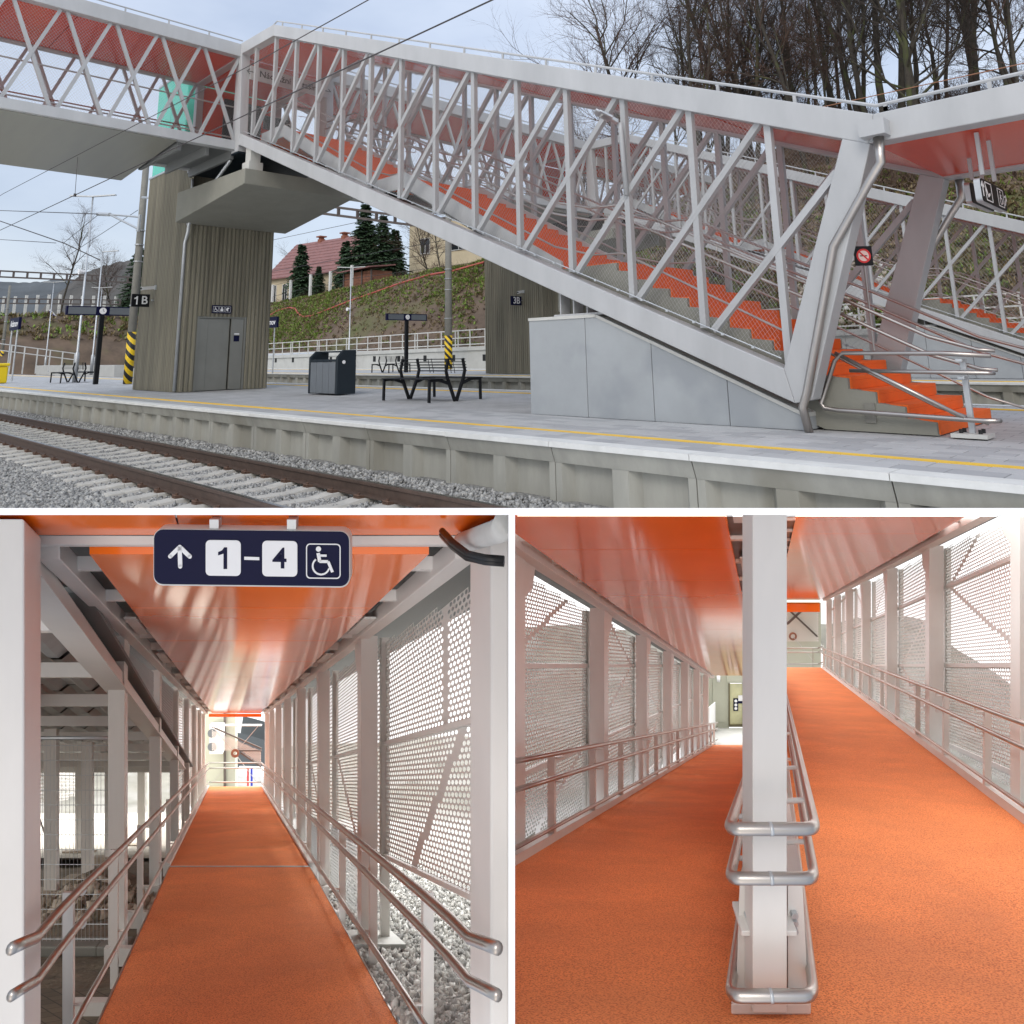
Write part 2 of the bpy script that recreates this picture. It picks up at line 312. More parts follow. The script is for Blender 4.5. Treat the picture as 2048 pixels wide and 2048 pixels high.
# loose ballast stones
def stones(name, P, size, mats, parent=None):
    base = np.array([(1, 0, 0), (-1, 0, 0), (0, 1, 0), (0, -1, 0), (0, 0, 1), (0, 0, -1)], float)
    fs = np.array([(0, 2, 4), (2, 1, 4), (1, 3, 4), (3, 0, 4), (2, 0, 5), (1, 2, 5), (3, 1, 5), (0, 3, 5)])
    N = len(P); q = NR.normal(size=(N, 4)); q /= np.linalg.norm(q, axis=1)[:, None]; w, x, y, z = q.T
    Rm = np.stack([1-2*(y*y+z*z), 2*(x*y-z*w), 2*(x*z+y*w), 2*(x*y+z*w), 1-2*(x*x+z*z), 2*(y*z-x*w), 2*(x*z-y*w), 2*(y*z+x*w), 1-2*(x*x+y*y)], 1).reshape(N, 3, 3)
    sc = size*NR.uniform(.55, 1.35, (N, 1, 1))*NR.uniform(.6, 1.15, (N, 1, 3))
    b = base[None]*sc*NR.uniform(.75, 1.2, (N, 6, 1)); vv = np.einsum('nij,nkj->nki', Rm, b)+P[:, None, :]
    me = bpy.data.meshes.new(name); me.from_pydata([], [], []); F = (fs[None]+np.arange(N)[:, None, None]*6).reshape(-1, 3)
    me.vertices.add(N*6); me.vertices.foreach_set('co', vv.reshape(-1)); me.loops.add(len(F)*3); me.loops.foreach_set('vertex_index', F.reshape(-1).astype(np.int32))
    me.polygons.add(len(F)); me.polygons.foreach_set('loop_start', np.arange(0, len(F)*3, 3, dtype=np.int32)); me.polygons.foreach_set('loop_total', np.full(len(F), 3, np.int32))
    for k in mats: me.materials.append(MATS[k])
    me.polygons.foreach_set('material_index', np.repeat(NR.randint(0, len(mats), N), 8).astype(np.int32)); me.update(calc_edges=True)
    o = link(name, me, None, parent); o['kind'] = 'stuff'; return o
def visible(P, u0_=-30, u1_=2080, v0=-1e9, v1=1e9):
    u, v, d = projn(P); return P[(d > .5) & (u > u0_) & (u < u1_) & (v > v0) & (v < v1)]
P = np.column_stack([-3-27*NR.rand(150000)**1.25, 1.4+4.95*NR.rand(150000), np.zeros(150000)])
P[:, 2] = np.array([zb(y) for y in P[:, 1]])+NR.uniform(-.015, .022, len(P)); P = visible(P, v1=1019)
P = P[NR.rand(len(P)) < .95]; o = stones('ballast_stones', P, .032, ['stone_a', 'stone_b', 'stone_c', 'stone_d', 'stone_a', 'stone_b'])
tag(o, 'loose grey crushed stones lying along the railway track', 'ballast')
# the near track
def railpoly(n, s): return [(s, n-.07, -.722), (s, n+.07, -.722), (s, n+.07, -.708), (s, n+.012, -.69), (s, n+.01, -.60), (s, n+.036, -.588), (s, n+.036, -.556), (s, n+.028, -.55), (s, n-.028, -.55), (s, n-.036, -.556), (s, n-.036, -.588), (s, n-.01, -.60), (s, n-.012, -.69), (s, n-.07, -.708)]
tr = thing('railway_track', 'straight track on concrete sleepers beside the near platform edge', 'track', (-10, 4.85, -.8))
for n in (4.115, 5.585):
    m = MB(); m.prism(railpoly(n, -150), (152, 0, 0)); r = m.build('rail', 'rail_steel', tr, clip=True)
    m = MB(); m.add([(-150, n-.026, -.5475), (0, n-.026, -.5475), (0, n+.026, -.5475), (-150, n+.026, -.5475)], [(0, 1, 2, 3)]); h = m.build('running_surface', 'rail_head', clip=True)
    if h: sub(h, r)
def sleeper_mb(s):
    m = MB(); prof = [(3.52, -.80), (3.56, -.752), (3.75, -.745), (3.95, -.728), (4.28, -.728), (4.5, -.758), (5.2, -.758), (5.42, -.728), (5.75, -.728), (5.95, -.745), (6.1, -.76), (6.16, -.80)]
    for (a, za), (b, zb2) in zip(prof[:-1], prof[1:]):
        m.hexa([(s-.15, a, -.86), (s+.15, a, -.86), (s+.15, b, -.86), (s-.15, b, -.86), (s-.105, a, za), (s+.105, a, za), (s+.105, b, zb2), (s-.105, b, zb2)])
    return m
def clip_mb(s, n, sg):
    m = MB(); m.box(s-.06, s+.06, n+sg*.11-.045, n+sg*.11+.045, -.73, -.708)
    m.tube([(s-.05, n+sg*.075, -.71), (s-.05, n+sg*.15, -.695), (s, n+sg*.165, -.69), (s+.05, n+sg*.15, -.695), (s+.05, n+sg*.075, -.71)], .012, 5)
    m.cyl((s, n+sg*.12, -.695), (0, 0, 1), .02, .05, 6); return m
CLP = [(4.115, -1), (4.115, 1), (5.585, -1), (5.585, 1)]
sm = cm = None
for i in range(64):
    s = -4.6-.6*i
    if i < 9:
        o = sleeper_mb(s).build('sleeper', 'sleeper_concrete', tr, clip=True); 
        if o is None: continue
        for n_, g_ in CLP:
            c = clip_mb(s, n_, g_).build('rail_clip', 'rust', clip=True)
            if c: sub(c, o)
    else:
        if sm is None: sm = sleeper_mb(s).build('sleeper', 'sleeper_concrete', tr, bevel=.012); cm = [sub(clip_mb(s, n_, g_).build('rail_clip', 'rust'), sm) for n_, g_ in CLP]; s9 = s; continue
        o = sm.copy(); C.objects.link(o); o.location.x += s-s9
        for q in cm: c = q.copy(); C.objects.link(c); c.parent = o
for k, n0 in enumerate((16.1, 20.5)):
    t2 = thing('railway_track', ['track beside the far edge of the near platform', 'track in front of the second platform'][k], 'track', (-20, n0, -.8))
    for n in (n0-.72, n0+.72): m = MB(); m.prism(railpoly(n, -150), (156, 0, 0)); m.build('rail', 'rail_steel', t2)
# platforms
def block_mb(s, yf=NE, dirn=1, clip=False):
    m = MB(); Y = lambda y: yf+dirn*(y-NE); g = .006; a, b = s+g, s+1.78-g
    pr = lambda pts, x0, x1: m.prism([(x0, Y(y), z) for y, z in pts], (x1-x0, 0, 0))
    pr([(6.385, -.055), (6.45, -.225), (6.78, -.225), (6.78, -.055)], a, b)
    for x0, x1, l, r in ((a, a+.085, 0, .09), (a+.78, a+.98, .09, .09), (b-.085, b, .09, 0)):
        m.hexa([(x0, Y(6.455), -.95), (x1, Y(6.455), -.95), (x1+r, Y(6.58), -.95), (x0-l, Y(6.58), -.95), (x0, Y(6.455), -.2255), (x1, Y(6.455), -.2255), (x1+r, Y(6.58), -.2255), (x0-l, Y(6.58), -.2255)])
    m.box(a, b, min(Y(6.578), Y(6.75)), max(Y(6.578), Y(6.75)), -.95, -.2257); return m
def platform(off, label, near):
    pf = bpy.data.objects.new('platform', None); C.objects.link(pf); pf.location = (-15, NE+off, -.8); PO[pf.name] = Vector(pf.location); pf['kind'] = 'structure'
    m = MB(); m.box(-110, 10, NE+off+.2, NF+off-.02, -.9, -.012); m.build('paving_base', 'paving', pf, clip=near)
    proto = None
    s0 = -2.3-1.78*(36 if near else 26)
    for i in range(44):
        s = s0+1.78*i
        if s > 6: break
        if near and s > -9:
            o = block_mb(s).build('edge_block', 'concrete_edge', pf, clip=True); m = MB(); m.box(s+.004, s+1.776, NE-.03, NE+.22, -.0545, .004); m.build('coping_stone', 'coping', pf)
            continue
        if proto is None:
            proto = block_mb(s, NE+off).build('edge_block', 'concrete_edge', pf); m = MB(); m.box(s+.004, s+1.776, NE+off-.03, NE+off+.22, -.0545, .004); pc = m.build('coping_stone', 'coping', pf, bevel=.008); sp = s
        else:
            for q in (proto, pc): c = q.copy(); C.objects.link(c); c.location.x += s-sp
    m = MB(); m.box(-110, 10, NE+off+.80, NE+off+.93, -.02, .003); m.build('yellow_line', 'yellow_paint', pf)
    m = MB(); m.box(-110, 10, NF+off-.93, NF+off-.80, -.02, .003); m.build('yellow_line', 'yellow_paint', pf)
    m = MB(); m.box(-110, 10, NF+off-.22, NF+off+.03, -.06, .004); m.build('far_coping', 'coping', pf)
    m = MB(); m.box(-110, 10, NF+off-.05, NF+off, -.9, -.06); m.build('far_edge_wall', 'concrete_edge', pf)
    return pf
pf = platform(0, '', True); pf2 = platform(DN, '', False)
pv = {}
cnt = 0
for (x0, x1, y0, y1, w, hgt) in ((-13.2, 1.2, NE+.235, NE+.795, .4, .28), (-11.2, 1.2, NE+.935, NE+2.54, .4, .20)):
    nr = int(round((y1-y0)/hgt)); hh = (y1-y0)/nr
    for j in range(nr):
        for i in range(int((x1-x0)/w)+1):
            s = x0+i*w+(j % 2)*w/2; y = y0+j*hh
            q = np.array([[s, y, 0.]]); u, v, d = projn(q)
            if u[0] > 2120 or cnt > 330: continue
            if s < -4.2 and y > NE+2.4: continue
            key = (w, hgt, rnd.random() < .35)
            if key not in pv:
                m = MB(); m.box(.004, w-.004, .004, hh-.004, -.03, 0); o = m.build('paver', 'paver_dark' if key[2] else 'paver', pf, bevel=.004); pv[key] = o
            else:
                o = pv[key].copy(); C.objects.link(o)
            o.location = Vector((s, y, rnd.uniform(-.0015, .0015))); cnt += 1
# concrete base wall of the stairs
def stair_base(off, clip=False):
    t = thing('stair_base', 'smooth grey concrete wedge under the near staircase' if off == 0 else 'grey concrete wedge under the second staircase', 'concrete base', (-6.4, 10.3+off, 0))
    J = [-8.6, -7.42, -6.24, -5.1, -4.1]; top = lambda s: 1.49 if s < -7.2 else 1.49-(s+7.2)*.42
    for a, b in zip(J[:-1], J[1:]):
        pts = [(a+.005, 0), (a+.005, top(a))]+([(-7.2, 1.49)] if a < -7.2 < b else [])+[(b-.005, top(b)), (b-.005, 0)]
        m = MB(); m.prism([(s, 8.93+off, z) for s, z in pts], (0, 2.72, 0)); m.build('wall_panel', 'concrete_wall', t, bevel=.006)
        pts2 = pts[1:-1]
        m = MB()
        for (p, zp), (q, zq) in zip(pts2[:-1], pts2[1:]): m.hexa([(p-.004, 8.915+off, zp-.035), (q+.004, 8.915+off, zq-.035), (q+.004, 11.67+off, zq-.035), (p-.004, 11.67+off, zp-.035), (p-.004, 8.915+off, zp+.012), (q+.004, 8.915+off, zq+.012), (q+.004, 11.67+off, zq+.012), (p-.004, 11.67+off, zp+.012)])
        m.build('wall_cap', 'concrete_light', t)
    for nn in (8.97, 11.4):
        m = MB()
        for k in range(4): s = -7.95+.27*k; m.box(s, s+.025, nn+off, nn+.22+off, 1.50, 2.28-.4165*(s+7.95)*.95-.35)
        m.box(-8.05, -7.08, nn-.03+off, nn+.25+off, 1.495, 1.53); m.build('bearing', 'white_steel', t)
    return t
for o in (0, DN): stair_base(o)
# ------------------------------------------------------------------ staircases
def zt_in(s): return 9.39-.4138*(s+17.75) if s > -17.75 else 9.43
def zb_in(s): return 6.41-.4168*(s+17.73)
def net(m, pos, L_, H, pitch=.055, r=.0016, hfun=None, cross=True):
    # two families of diagonal wires over a strip; pos(a, t) with t = 0..1 between the lower and upper border
    k = .62/H*2.0; n = int((L_+1/k*1)/pitch)
    for fam in ((1, -1) if cross else (1,)):
        for i in range(-int(1/k/pitch)-1, int(L_/pitch)+int(1/k/pitch)+1):
            a0 = i*pitch; t0, t1 = 0., 1.; sl = fam/k        # a = a0 + sl*t
            lo, hi = 0., 1.
            if sl > 0: lo = max(lo, (0-a0)/sl); hi = min(hi, (L_-a0)/sl)
            else: lo = max(lo, (L_-a0)/sl); hi = min(hi, (0-a0)/sl)
            if hi-lo < .02: continue
            p = pos(a0+sl*lo, lo); q = pos(a0+sl*hi, hi); d = (q-p).normalized(); x = Vector((d.y, -d.x, 0)); x = x.normalized() if x.length > .01 else Vector((1, 0, 0)); y = d.cross(x)*r; x = x*r
            m.add([p+x, p-x*.5+y*.87, p-x*.5-y*.87, q+x, q-x*.5+y*.87, q-x*.5-y*.87], [(0, 1, 4, 3), (1, 2, 5, 4), (2, 0, 3, 5)])
    return m
LAND = [(-6.97, -8.17, 2.295), (-12.37, -13.55, 4.59)]
def zrail(s):
    if s > -2.77: return 0
    if s > -6.97: return .153+(-2.77-s)*.51
    if s > -8.17: return 2.295
    if s > -12.37: return 2.295+.153+(-8.17-s)*.51
    if s > -13.55: return 4.59
    if s > -17.75: return 4.59+.153+(-13.55-s)*.51
    return 6.885
def truss_side(t, n, off, sg, fine):
    y0 = n-.125+off; W_ = .25
    for nm, poly in (('top_chord', [(-19.92, 9.79), (-17.78, 9.72), (-17.75, 9.385), (-19.92, 9.45)]), ('top_chord', [(-17.78, 9.72), (-2.9, 3.575), (-2.99, 3.24), (-17.75, 9.385)]), ('canopy_edge_beam', [(-2.9, 3.575), (3.2, 3.53), (3.2, 3.19), (-2.99, 3.24)]),
                     ('bottom_chord', [(-19.45, 7.05), (-4.26, .715), (-4.16, .315), (-19.45, 6.72)]), ('end_post', [(-3.28, 3.36), (-2.97, 3.235), (-3.95, .36), (-4.16, .315), (-4.26, .715)]), ('corner_post', [(-19.92, 6.7), (-19.45, 6.7), (-19.6, 9.46), (-19.92, 9.46)])):
        m = MB(); m.prism([(s, y0, z) for s, z in poly], (0, W_, 0)); m.build(nm, 'white_steel', t, bevel=.012)
    # roof edge rail
    m = MB(); yy = n+off; pts = [(-17.8, 9.86), (-2.9, 3.70), (3.2, 3.66)]
    m.tube([(s, yy, z) for s, z in [(-18.1, 9.8)]+pts], .022, 6)
    for i in range(15):
        s = -17.5+i*1.05; m.box(s-.02, s+.02, yy-.012, yy+.012, 9.72-.413*(s+17.78)-.03, 9.86-.413*(s+17.8))
    for i in range(6): s = -2.8+i*1.05; m.box(s-.02, s+.02, yy-.012, yy+.012, 3.54, 3.7)
    m.build('roof_rail', 'white_steel', t)
    S_ = [-17.78+1.129*k for k in range(-1, 13)]
    for k, s in enumerate(S_):
        if s > -18.5 and s < -4.1 or k == 0:
            zl = zb_in(s) if s > -19.4 else 6.9
            m = MB(); m.box(s-.045, s+.045, n-.045+off, n+.045+off, zl-.02, zt_in(s)+.02); m.build('vertical_bar', 'white_steel', t)
        if k+2 < len(S_):
            a = s+.10; b = S_[k+2]-.10
            if b < -3.9:
                m = MB(); m.beam((a, n+off+sg*.006, zb_in(a) if a > -19.4 else 6.9), (b, n+off+sg*.006, zt_in(b)), .085, .085, up=(0, 1, 0)); m.build('diagonal_bar', 'white_steel', t)
    # last diagonals against the end post
    m = MB(); m.beam((-5.22, n+off+sg*.006, zb_in(-5.22)), (-3.42, n+off+sg*.006, 3.0), .085, .085, up=(0, 1, 0)); m.build('diagonal_bar', 'white_steel', t)
    # net with clamps
    yn = n+off+sg*.075; m = MB()
    pos = lambda a, q: Vector((-19.3+a, yn, (zb_in(-19.3+a)+.02)*(1-q)+(zt_in(-19.3+a)-.03)*q)) if True else None
    def pos2(a, q):
        s = -19.3+a; lo = zb_in(s); hi = zt_in(s)
        return Vector((s, yn, lo+(hi-lo)*q))
    net(m, pos2, 15.0, 2.9, .062 if fine else .12, .0016 if fine else .0018); m.build('wire_net', 'net_wire', t, kind='stuff')
    m = MB(); m.tube([(-19.3, yn, zb_in(-19.3)+.02), (-4.3, yn, zb_in(-4.3)+.02)], .008, 5); m.tube([(-17.7, yn, zt_in(-17.7)-.03), (-3.4, yn, zt_in(-3.4)-.03)], .008, 5)
    for i in range(36): s = -19+.41*i; m.box(s-.02, s+.02, yn-.02, yn+.02, zb_in(s), zb_in(s)+.03); m.box(s-.02, s+.02, yn-.02, yn+.02, zt_in(s)-.04, zt_in(s)) if s > -17.7 else 0
    m.build('net_frame', 'galvanised', t)
def staircase(off, fine, label):
    t = thing('footbridge_staircase', label, 'staircase', (-3, 10.3+off, 0))
    truss_side(t, 8.93, off, -1, fine); truss_side(t, 11.67, off, 1, fine)
    nA, nB = 9.27+off, 11.34+off
    proto = None
    def put(s, z0, z1, depth):
        nonlocal proto
        m = MB(); m.box(s-depth, s, nA, nB, z1-.045, z1); m.box(s-.03, s, nA, nB, z0, z1-.045)
        if abs(depth-.302) < .01 and proto is not None:
            o = proto[0].copy(); C.objects.link(o); o.location += Vector((s-proto[1], 0, z1-proto[2]))
        else:
            o = m.build('step', 'orange_step', t, bevel=.004)
            if abs(depth-.302) < .01: proto = (o, s, z1)
    for f, (s0, z0) in enumerate(((-2.77, 0), (-8.17, 2.295), (-13.55, 4.59))):
        for i in range(15):
            s = s0-.30*i; z = z0+.153*i; put(s, z, z+.153, .302 if i < 14 else (1.2 if f < 2 else 2.2))
    # concrete flanks of the lowest flight, white stringers above
    for y in (nA-.06, nB-.06):
        pts = [(-2.77+.0, 0.0)]
        for i in range(15): pts += [(-2.77-.3*i-.012, .153*i+.012), (-2.77-.3*i-.012, .153*(i+1)-.02)]
        pts += [(-8.2, 2.275), (-8.2, 1.6), (-4.0, 0.0)]
        m = MB(); m.prism([(s, y, z) for s, z in pts], (0, .12, 0)); m.build('flank_wall', 'concrete', t)
        for a, b, zl in ((-8.1, -12.37, 2.30), (-13.5, -17.75, 4.60)):
            m = MB(); z1 = zl+.1; z2 = zl+2.295+.1
            m.prism([(a, y, z1), (a, y, z1-.34), (b, y, z2-.34), (b-1.2, y, z2-.30), (b-1.2, y, z2), (b, y, z2)], (0, .05, 0)); m.build('stringer', 'white_steel', t)
    m = MB()
    for a, b, zl in ((-8.1, -12.37, 2.30), (-13.5, -17.75, 4.60)): m.hexa([(a, nA, zl-.3), (b, nA, zl+2.0), (b, nB, zl+2.0), (a, nB, zl-.3), (a, nA, zl-.25), (b, nA, zl+2.05), (b, nB, zl+2.05), (a, nB, zl-.25)])
    m.build('stair_soffit', 'dark_soffit', t)
    # ceiling panels under the roof, canopy ceiling
    br = [-19.9, -17.75, -15.3, -12.8, -10.3, -7.8, -5.4, -3.0, 0.2, 3.2]
    for a, b in zip(br[:-1], br[1:]):
        za = zt_in(a) if a < -2.99 else 3.23; zb_ = zt_in(b) if b < -2.99 else 3.23
        if a >= -3.0: za = zb_ = 3.235
        m = MB(); m.hexa([(a+.01, 9.03+off, za+.03), (b-.01, 9.03+off, zb_+.03), (b-.01, 11.57+off, zb_+.03), (a+.01, 11.57+off, za+.03), (a+.01, 9.03+off, za+.1), (b-.01, 9.03+off, zb_+.1), (b-.01, 11.57+off, zb_+.1), (a+.01, 11.57+off, za+.1)])
        m.build('ceiling_panel', 'red_panel', t)
    m = MB(); m.hexa([(-17.8, 8.83+off, 9.66), (-2.95, 8.83+off, 3.53), (-2.95, 11.77+off, 3.53), (-17.8, 11.77+off, 9.66), (-17.8, 8.83+off, 9.69), (-2.95, 8.83+off, 3.56), (-2.95, 11.77+off, 3.56), (-17.8, 11.77+off, 9.69)])
    m.box(-2.9, 3.2, 9.06+off, 11.54+off, 3.45, 3.52); m.box(-19.9, -17.8, 9.06+off, 11.54+off, 9.6, 9.72); m.build('roof_sheet', 'galvanised', t)
    # handrails: two each side plus a lower one
    SS = [-2.3, -2.77, -4, -5.5, -6.9, -7.5, -8.3, -10, -12.3, -13.0, -13.7, -15.5, -17.6, -19.2]
    for y, sg in ((nA+.02, 1), (nB-.02, -1)):
        for hgt, r in ((.92, .021), (.72, .021), (.16, .016)):
            m = MB(); pts = [(s, y, zrail(s)+hgt-(.02 if s > -2.8 else 0)) for s in SS]
            if hgt > .5: pts = [(-2.15, y, hgt-.03)]+pts
            m.tube(pts, r, 8); m.build('handrail', 'stainless', t, smooth=True)
        m = MB()
        for s in (-5.3, -7.55, -9.85, -12.1, -14.4, -16.6):
            m = MB(); m.tube([(s, y, zrail(s)+.70), (s, y-sg*.02, zrail(s)+.62), (s, y-sg*.28, zrail(s)+.6)], .008, 5); m.tube([(s, y, zrail(s)+.90), (s, y-sg*.02, zrail(s)+.82), (s, y-sg*.28, zrail(s)+.8)], .008, 5); m.build('rail_bracket', 'stainless', t)
    # rain pipes at the end posts
    for y in (8.76+off, 11.84+off) if off == 0 else (8.76+off,):
        m = MB(); m.box(-3.02, -2.74, y-.14, y+.1, 3.28, 3.46); m.build('gutter_box', 'white_steel', t)
        m = MB(); m.tube([(-2.86, y, 3.28), (-2.87, y, 2.98), (-3.02, y, 2.78), (-3.32, y, 2.35), (-3.50, y, 2.1), (-3.98, y, .45), (-4.05, y, .28), (-4.0, y, .0)], [.06, .055, .05, .05, .05, .05, .05, .05], 10); m.build('downpipe', 'stainless', t, smooth=True)
    return t
st1 = staircase(0, True, 'orange footbridge stairs inside a white steel truss on the near platform')
st2 = staircase(DN, False, 'white trussed orange stairs on the second platform, behind the near staircase')
# rail frame at the foot of the near stairs
t = thing('end_railing', 'stainless steel tube railing on one bolted post at the foot of the stairs', 'railing', (-2.45, 9.2, 0))
m = MB(); y = 9.1; m.tube([(-2.15, y, .84), (-2.6, y, .87), (-3.66, y, .885), (-3.76, y, .80), (-3.98, y, .31), (-3.94, y, .25), (-3.8, y, .235), (-2.3, y, .185), (-2.2, y, .19), (-2.16, y+.06, .19)], .026, 10); m.build('frame_tube', 'stainless', t, smooth=True)
m = MB(); m.tube([(-3.6, y, .685), (-2.2, y, .665), (-2.15, y+.05, .665)], .023, 10); m.build('middle_tube', 'stainless', t, smooth=True)
m = MB(); m.tube([(-3.75, y, .885), (-2.47, y, .205)], .024, 10); m.build('sloping_tube', 'stainless', t, smooth=True)
m = MB(); m.box(-2.475, -2.42, 9.2, 9.255, .02, .8); m.box(-2.48, -2.415, 9.07, 9.26, .78, .81); m.box(-2.48, -2.415, 9.07, 9.26, .6, .63); m.build('post', 'galvanised', t, bevel=.004)
m = MB(); m.box(-2.62, -2.28, 9.08, 9.38, 0.004, .045); m.build('base_plate', 'concrete_light', t)
for dx in (-.09, .09):
    for dy in (-.06, .06): m = MB(); m.cyl((-2.45+dx, 9.23+dy, .065), (0, 0, 1), .02, .045, 8); m.build('bolt', 'rubber', t)
m = MB(); m.box(-3.52, -3.40, 9.19, 9.209, .10, .32); m.build('wall_plate', 'mast_concrete', t)
# ------------------------------------------------------------------ footbridge decks over the tracks
SD, SF = -19.8, -22.85
def deck(n0, n1, label, near, mod=1.145):
    t = thing('footbridge_deck', label, 'footbridge', (SD-1.5, (n0+n1)/2, 6.6))
    for s in (SD, SF):
        sg = 1 if s == SD else -1
        for nm, z0, z1 in (('top_chord', 9.38, 9.76), ('bottom_chord', 6.62, 6.88)):
            m = MB(); m.box(s-.125, s+.125, n0, n1, z0, z1); m.build(nm, 'white_steel', t, bevel=.012)
        m = MB(); m.tube([(s, n0, 9.92), (s, n1, 9.92)], .02, 6)
        for i in range(int((n1-n0)/1.1)): m.box(s-.012, s+.012, n0+.5+i*1.1, n0+.54+i*1.1, 9.74, 9.92)
        m.build('roof_rail', 'white_steel', t)
        k = int(round((n1-n0)/mod)); w = (n1-n0)/k
        for i in range(k):
            a = n1-w*(i+1)+.075; b = n1-w*i-.075
            m = MB(); m.beam((s+.005, a, 6.88), (s+.005, b, 9.38), .08, .08, up=(1, 0, 0)); m.build('diagonal_bar', 'white_steel', t)
            m = MB(); m.beam((s-.005, b, 6.88), (s-.005, a, 9.38), .08, .08, up=(1, 0, 0)); m.build('diagonal_bar', 'white_steel', t)
        m = MB(); xn = s+sg*.07
        net(m, lambda a, q: Vector((xn, n0+a, 6.9+2.46*q)), n1-n0, 2.46, .075 if near else .15, .0017); m.build('wire_net', 'net_wire', t, kind='stuff')
        for z in (7.95, 7.05):
            m = MB(); m.tube([(s-sg*.2, n0, z), (s-sg*.2, n1, z)], .021, 6); m.build('handrail', 'stainless', t)
    n = n0
    while n < n1-.1:
        b = min(n+2.4, n1); m = MB(); m.box(SF+.14, SD-.14, n+.008, b-.008, 9.42, 9.48); m.build('ceiling_panel', 'red_panel', t); n = b
    m = MB(); m.box(SF-.1, SD+.1, n0, n1, 9.66, 9.70); m.build('roof_sheet', 'galvanised', t)
    m = MB(); m.box(SF+.13, SD-.13, n0, n1, 6.7, 6.78); m.build('walkway', 'orange_step', t)
    if near:
        m = MB(); m.prism([(SD+.02, -2.5, 6.62), (SD+.02, 7.25, 6.62), (SF-1.1, 7.25, 6.28), (SF-1.1, -2.5, 6.28)], (0, 0, -.02))
        m.prism([(SD+.02, 7.25, 6.62), (SD+.02, 7.25, 6.68), (SF-1.1, 7.25, 6.6), (SF-1.1, 7.25, 6.28)], (0, -.03, 0)); m.build('soffit_sheet', 'soffit', t)
        m = MB()
        for q in (7.35, 8.1, 8.8): m.box(SF, SD-.13, q, q+.09, 6.4, 6.66)
        m.build('cross_beam', 'dark_soffit', t)
        m = MB(); m.box(SF, SD-.12, 7.25, 9.0, 6.66, 6.7); m.build('end_soffit', 'dark_soffit', t)
    else:
        m = MB(); m.box(SF-.4, SD-.02, n0, n1, 6.5, 6.6); m.build('soffit_sheet', 'soffit', t)
    return t
deck(-2.5, 8.9, 'white trussed footbridge deck crossing the near track', True)
deck(11.8, 24.45, 'white trussed footbridge deck continuing between the two staircases', False)
deck(27.4, 36.0, 'end span of the footbridge deck beyond the second platform', False)
# landing at the head of the near stairs
def landing(off):
    t = thing('bridge_landing', 'red ceilinged landing at the head of the near stairs' if off == 0 else 'red ceilinged landing at the head of the second stairs', 'landing', (-21, 10.3+off, 6.6))
    m = MB(); m.box(SF, -19.8, 8.95+off, 11.75+off, 6.7, 6.88); m.build('floor_slab', 'orange_step', t)
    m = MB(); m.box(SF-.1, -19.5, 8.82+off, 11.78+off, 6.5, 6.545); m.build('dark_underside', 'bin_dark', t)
    m = MB(); m.box(SF, -19.95, 9.02+off, 11.6+off, 9.42, 9.48); m.build('ceiling_panel', 'red_panel', t)
    for a in (8.93, 11.67):
        m = MB(); m.box(SF-.12, -19.93, a-.12+off, a+.12+off, 9.38, 9.755); m.build('edge_beam', 'white_steel', t, bevel=.012)
        m = MB(); m.box(SF-.12, -19.5, a-.12+off, a+.12+off, 6.55, 6.879); m.build('edge_beam', 'white_steel', t, bevel=.012)
    for s in (-19.72, SF):
        for a in (8.97, 11.63): m = MB(); m.box(s-.1, s+.1, a-.1+off, a+.1+off, 6.88, 9.38); m.build('post', 'white_steel', t)
    m = MB(); m.box(SF-.1, SF-.02, 9.1+off, 11.5+off, 6.9, 9.4); m.build('back_panel', 'red_panel', t)
    m = MB(); m.box(-19.56, -19.5, 9.05+off, 11.55+off, 8.72, 9.12); m.build('sign_beam', 'white_steel', t)
    if off == 0:
        text('←  Nádražní   Ptašina  →', .27, (-19.497, 10.3, 8.93), (0, 1, 0), (0, 0, 1), 'black_metal', t)
        m = MB(); m.box(-19.6, -19.54, 9.55, 10.35, 7.35, 7.75); m.build('platform_number_sign', 'black_metal', t); text('1  2', .3, (-19.537, 9.95, 7.55), (0, 1, 0), (0, 0, 1), 'white_print', t)
        m = MB(); m.box(-21.3, -21.26, 9.1, 10.3, 6.9, 8.6); m.build('lift_door', 'black_metal', t)
    return t
landing(0); landing(DN)
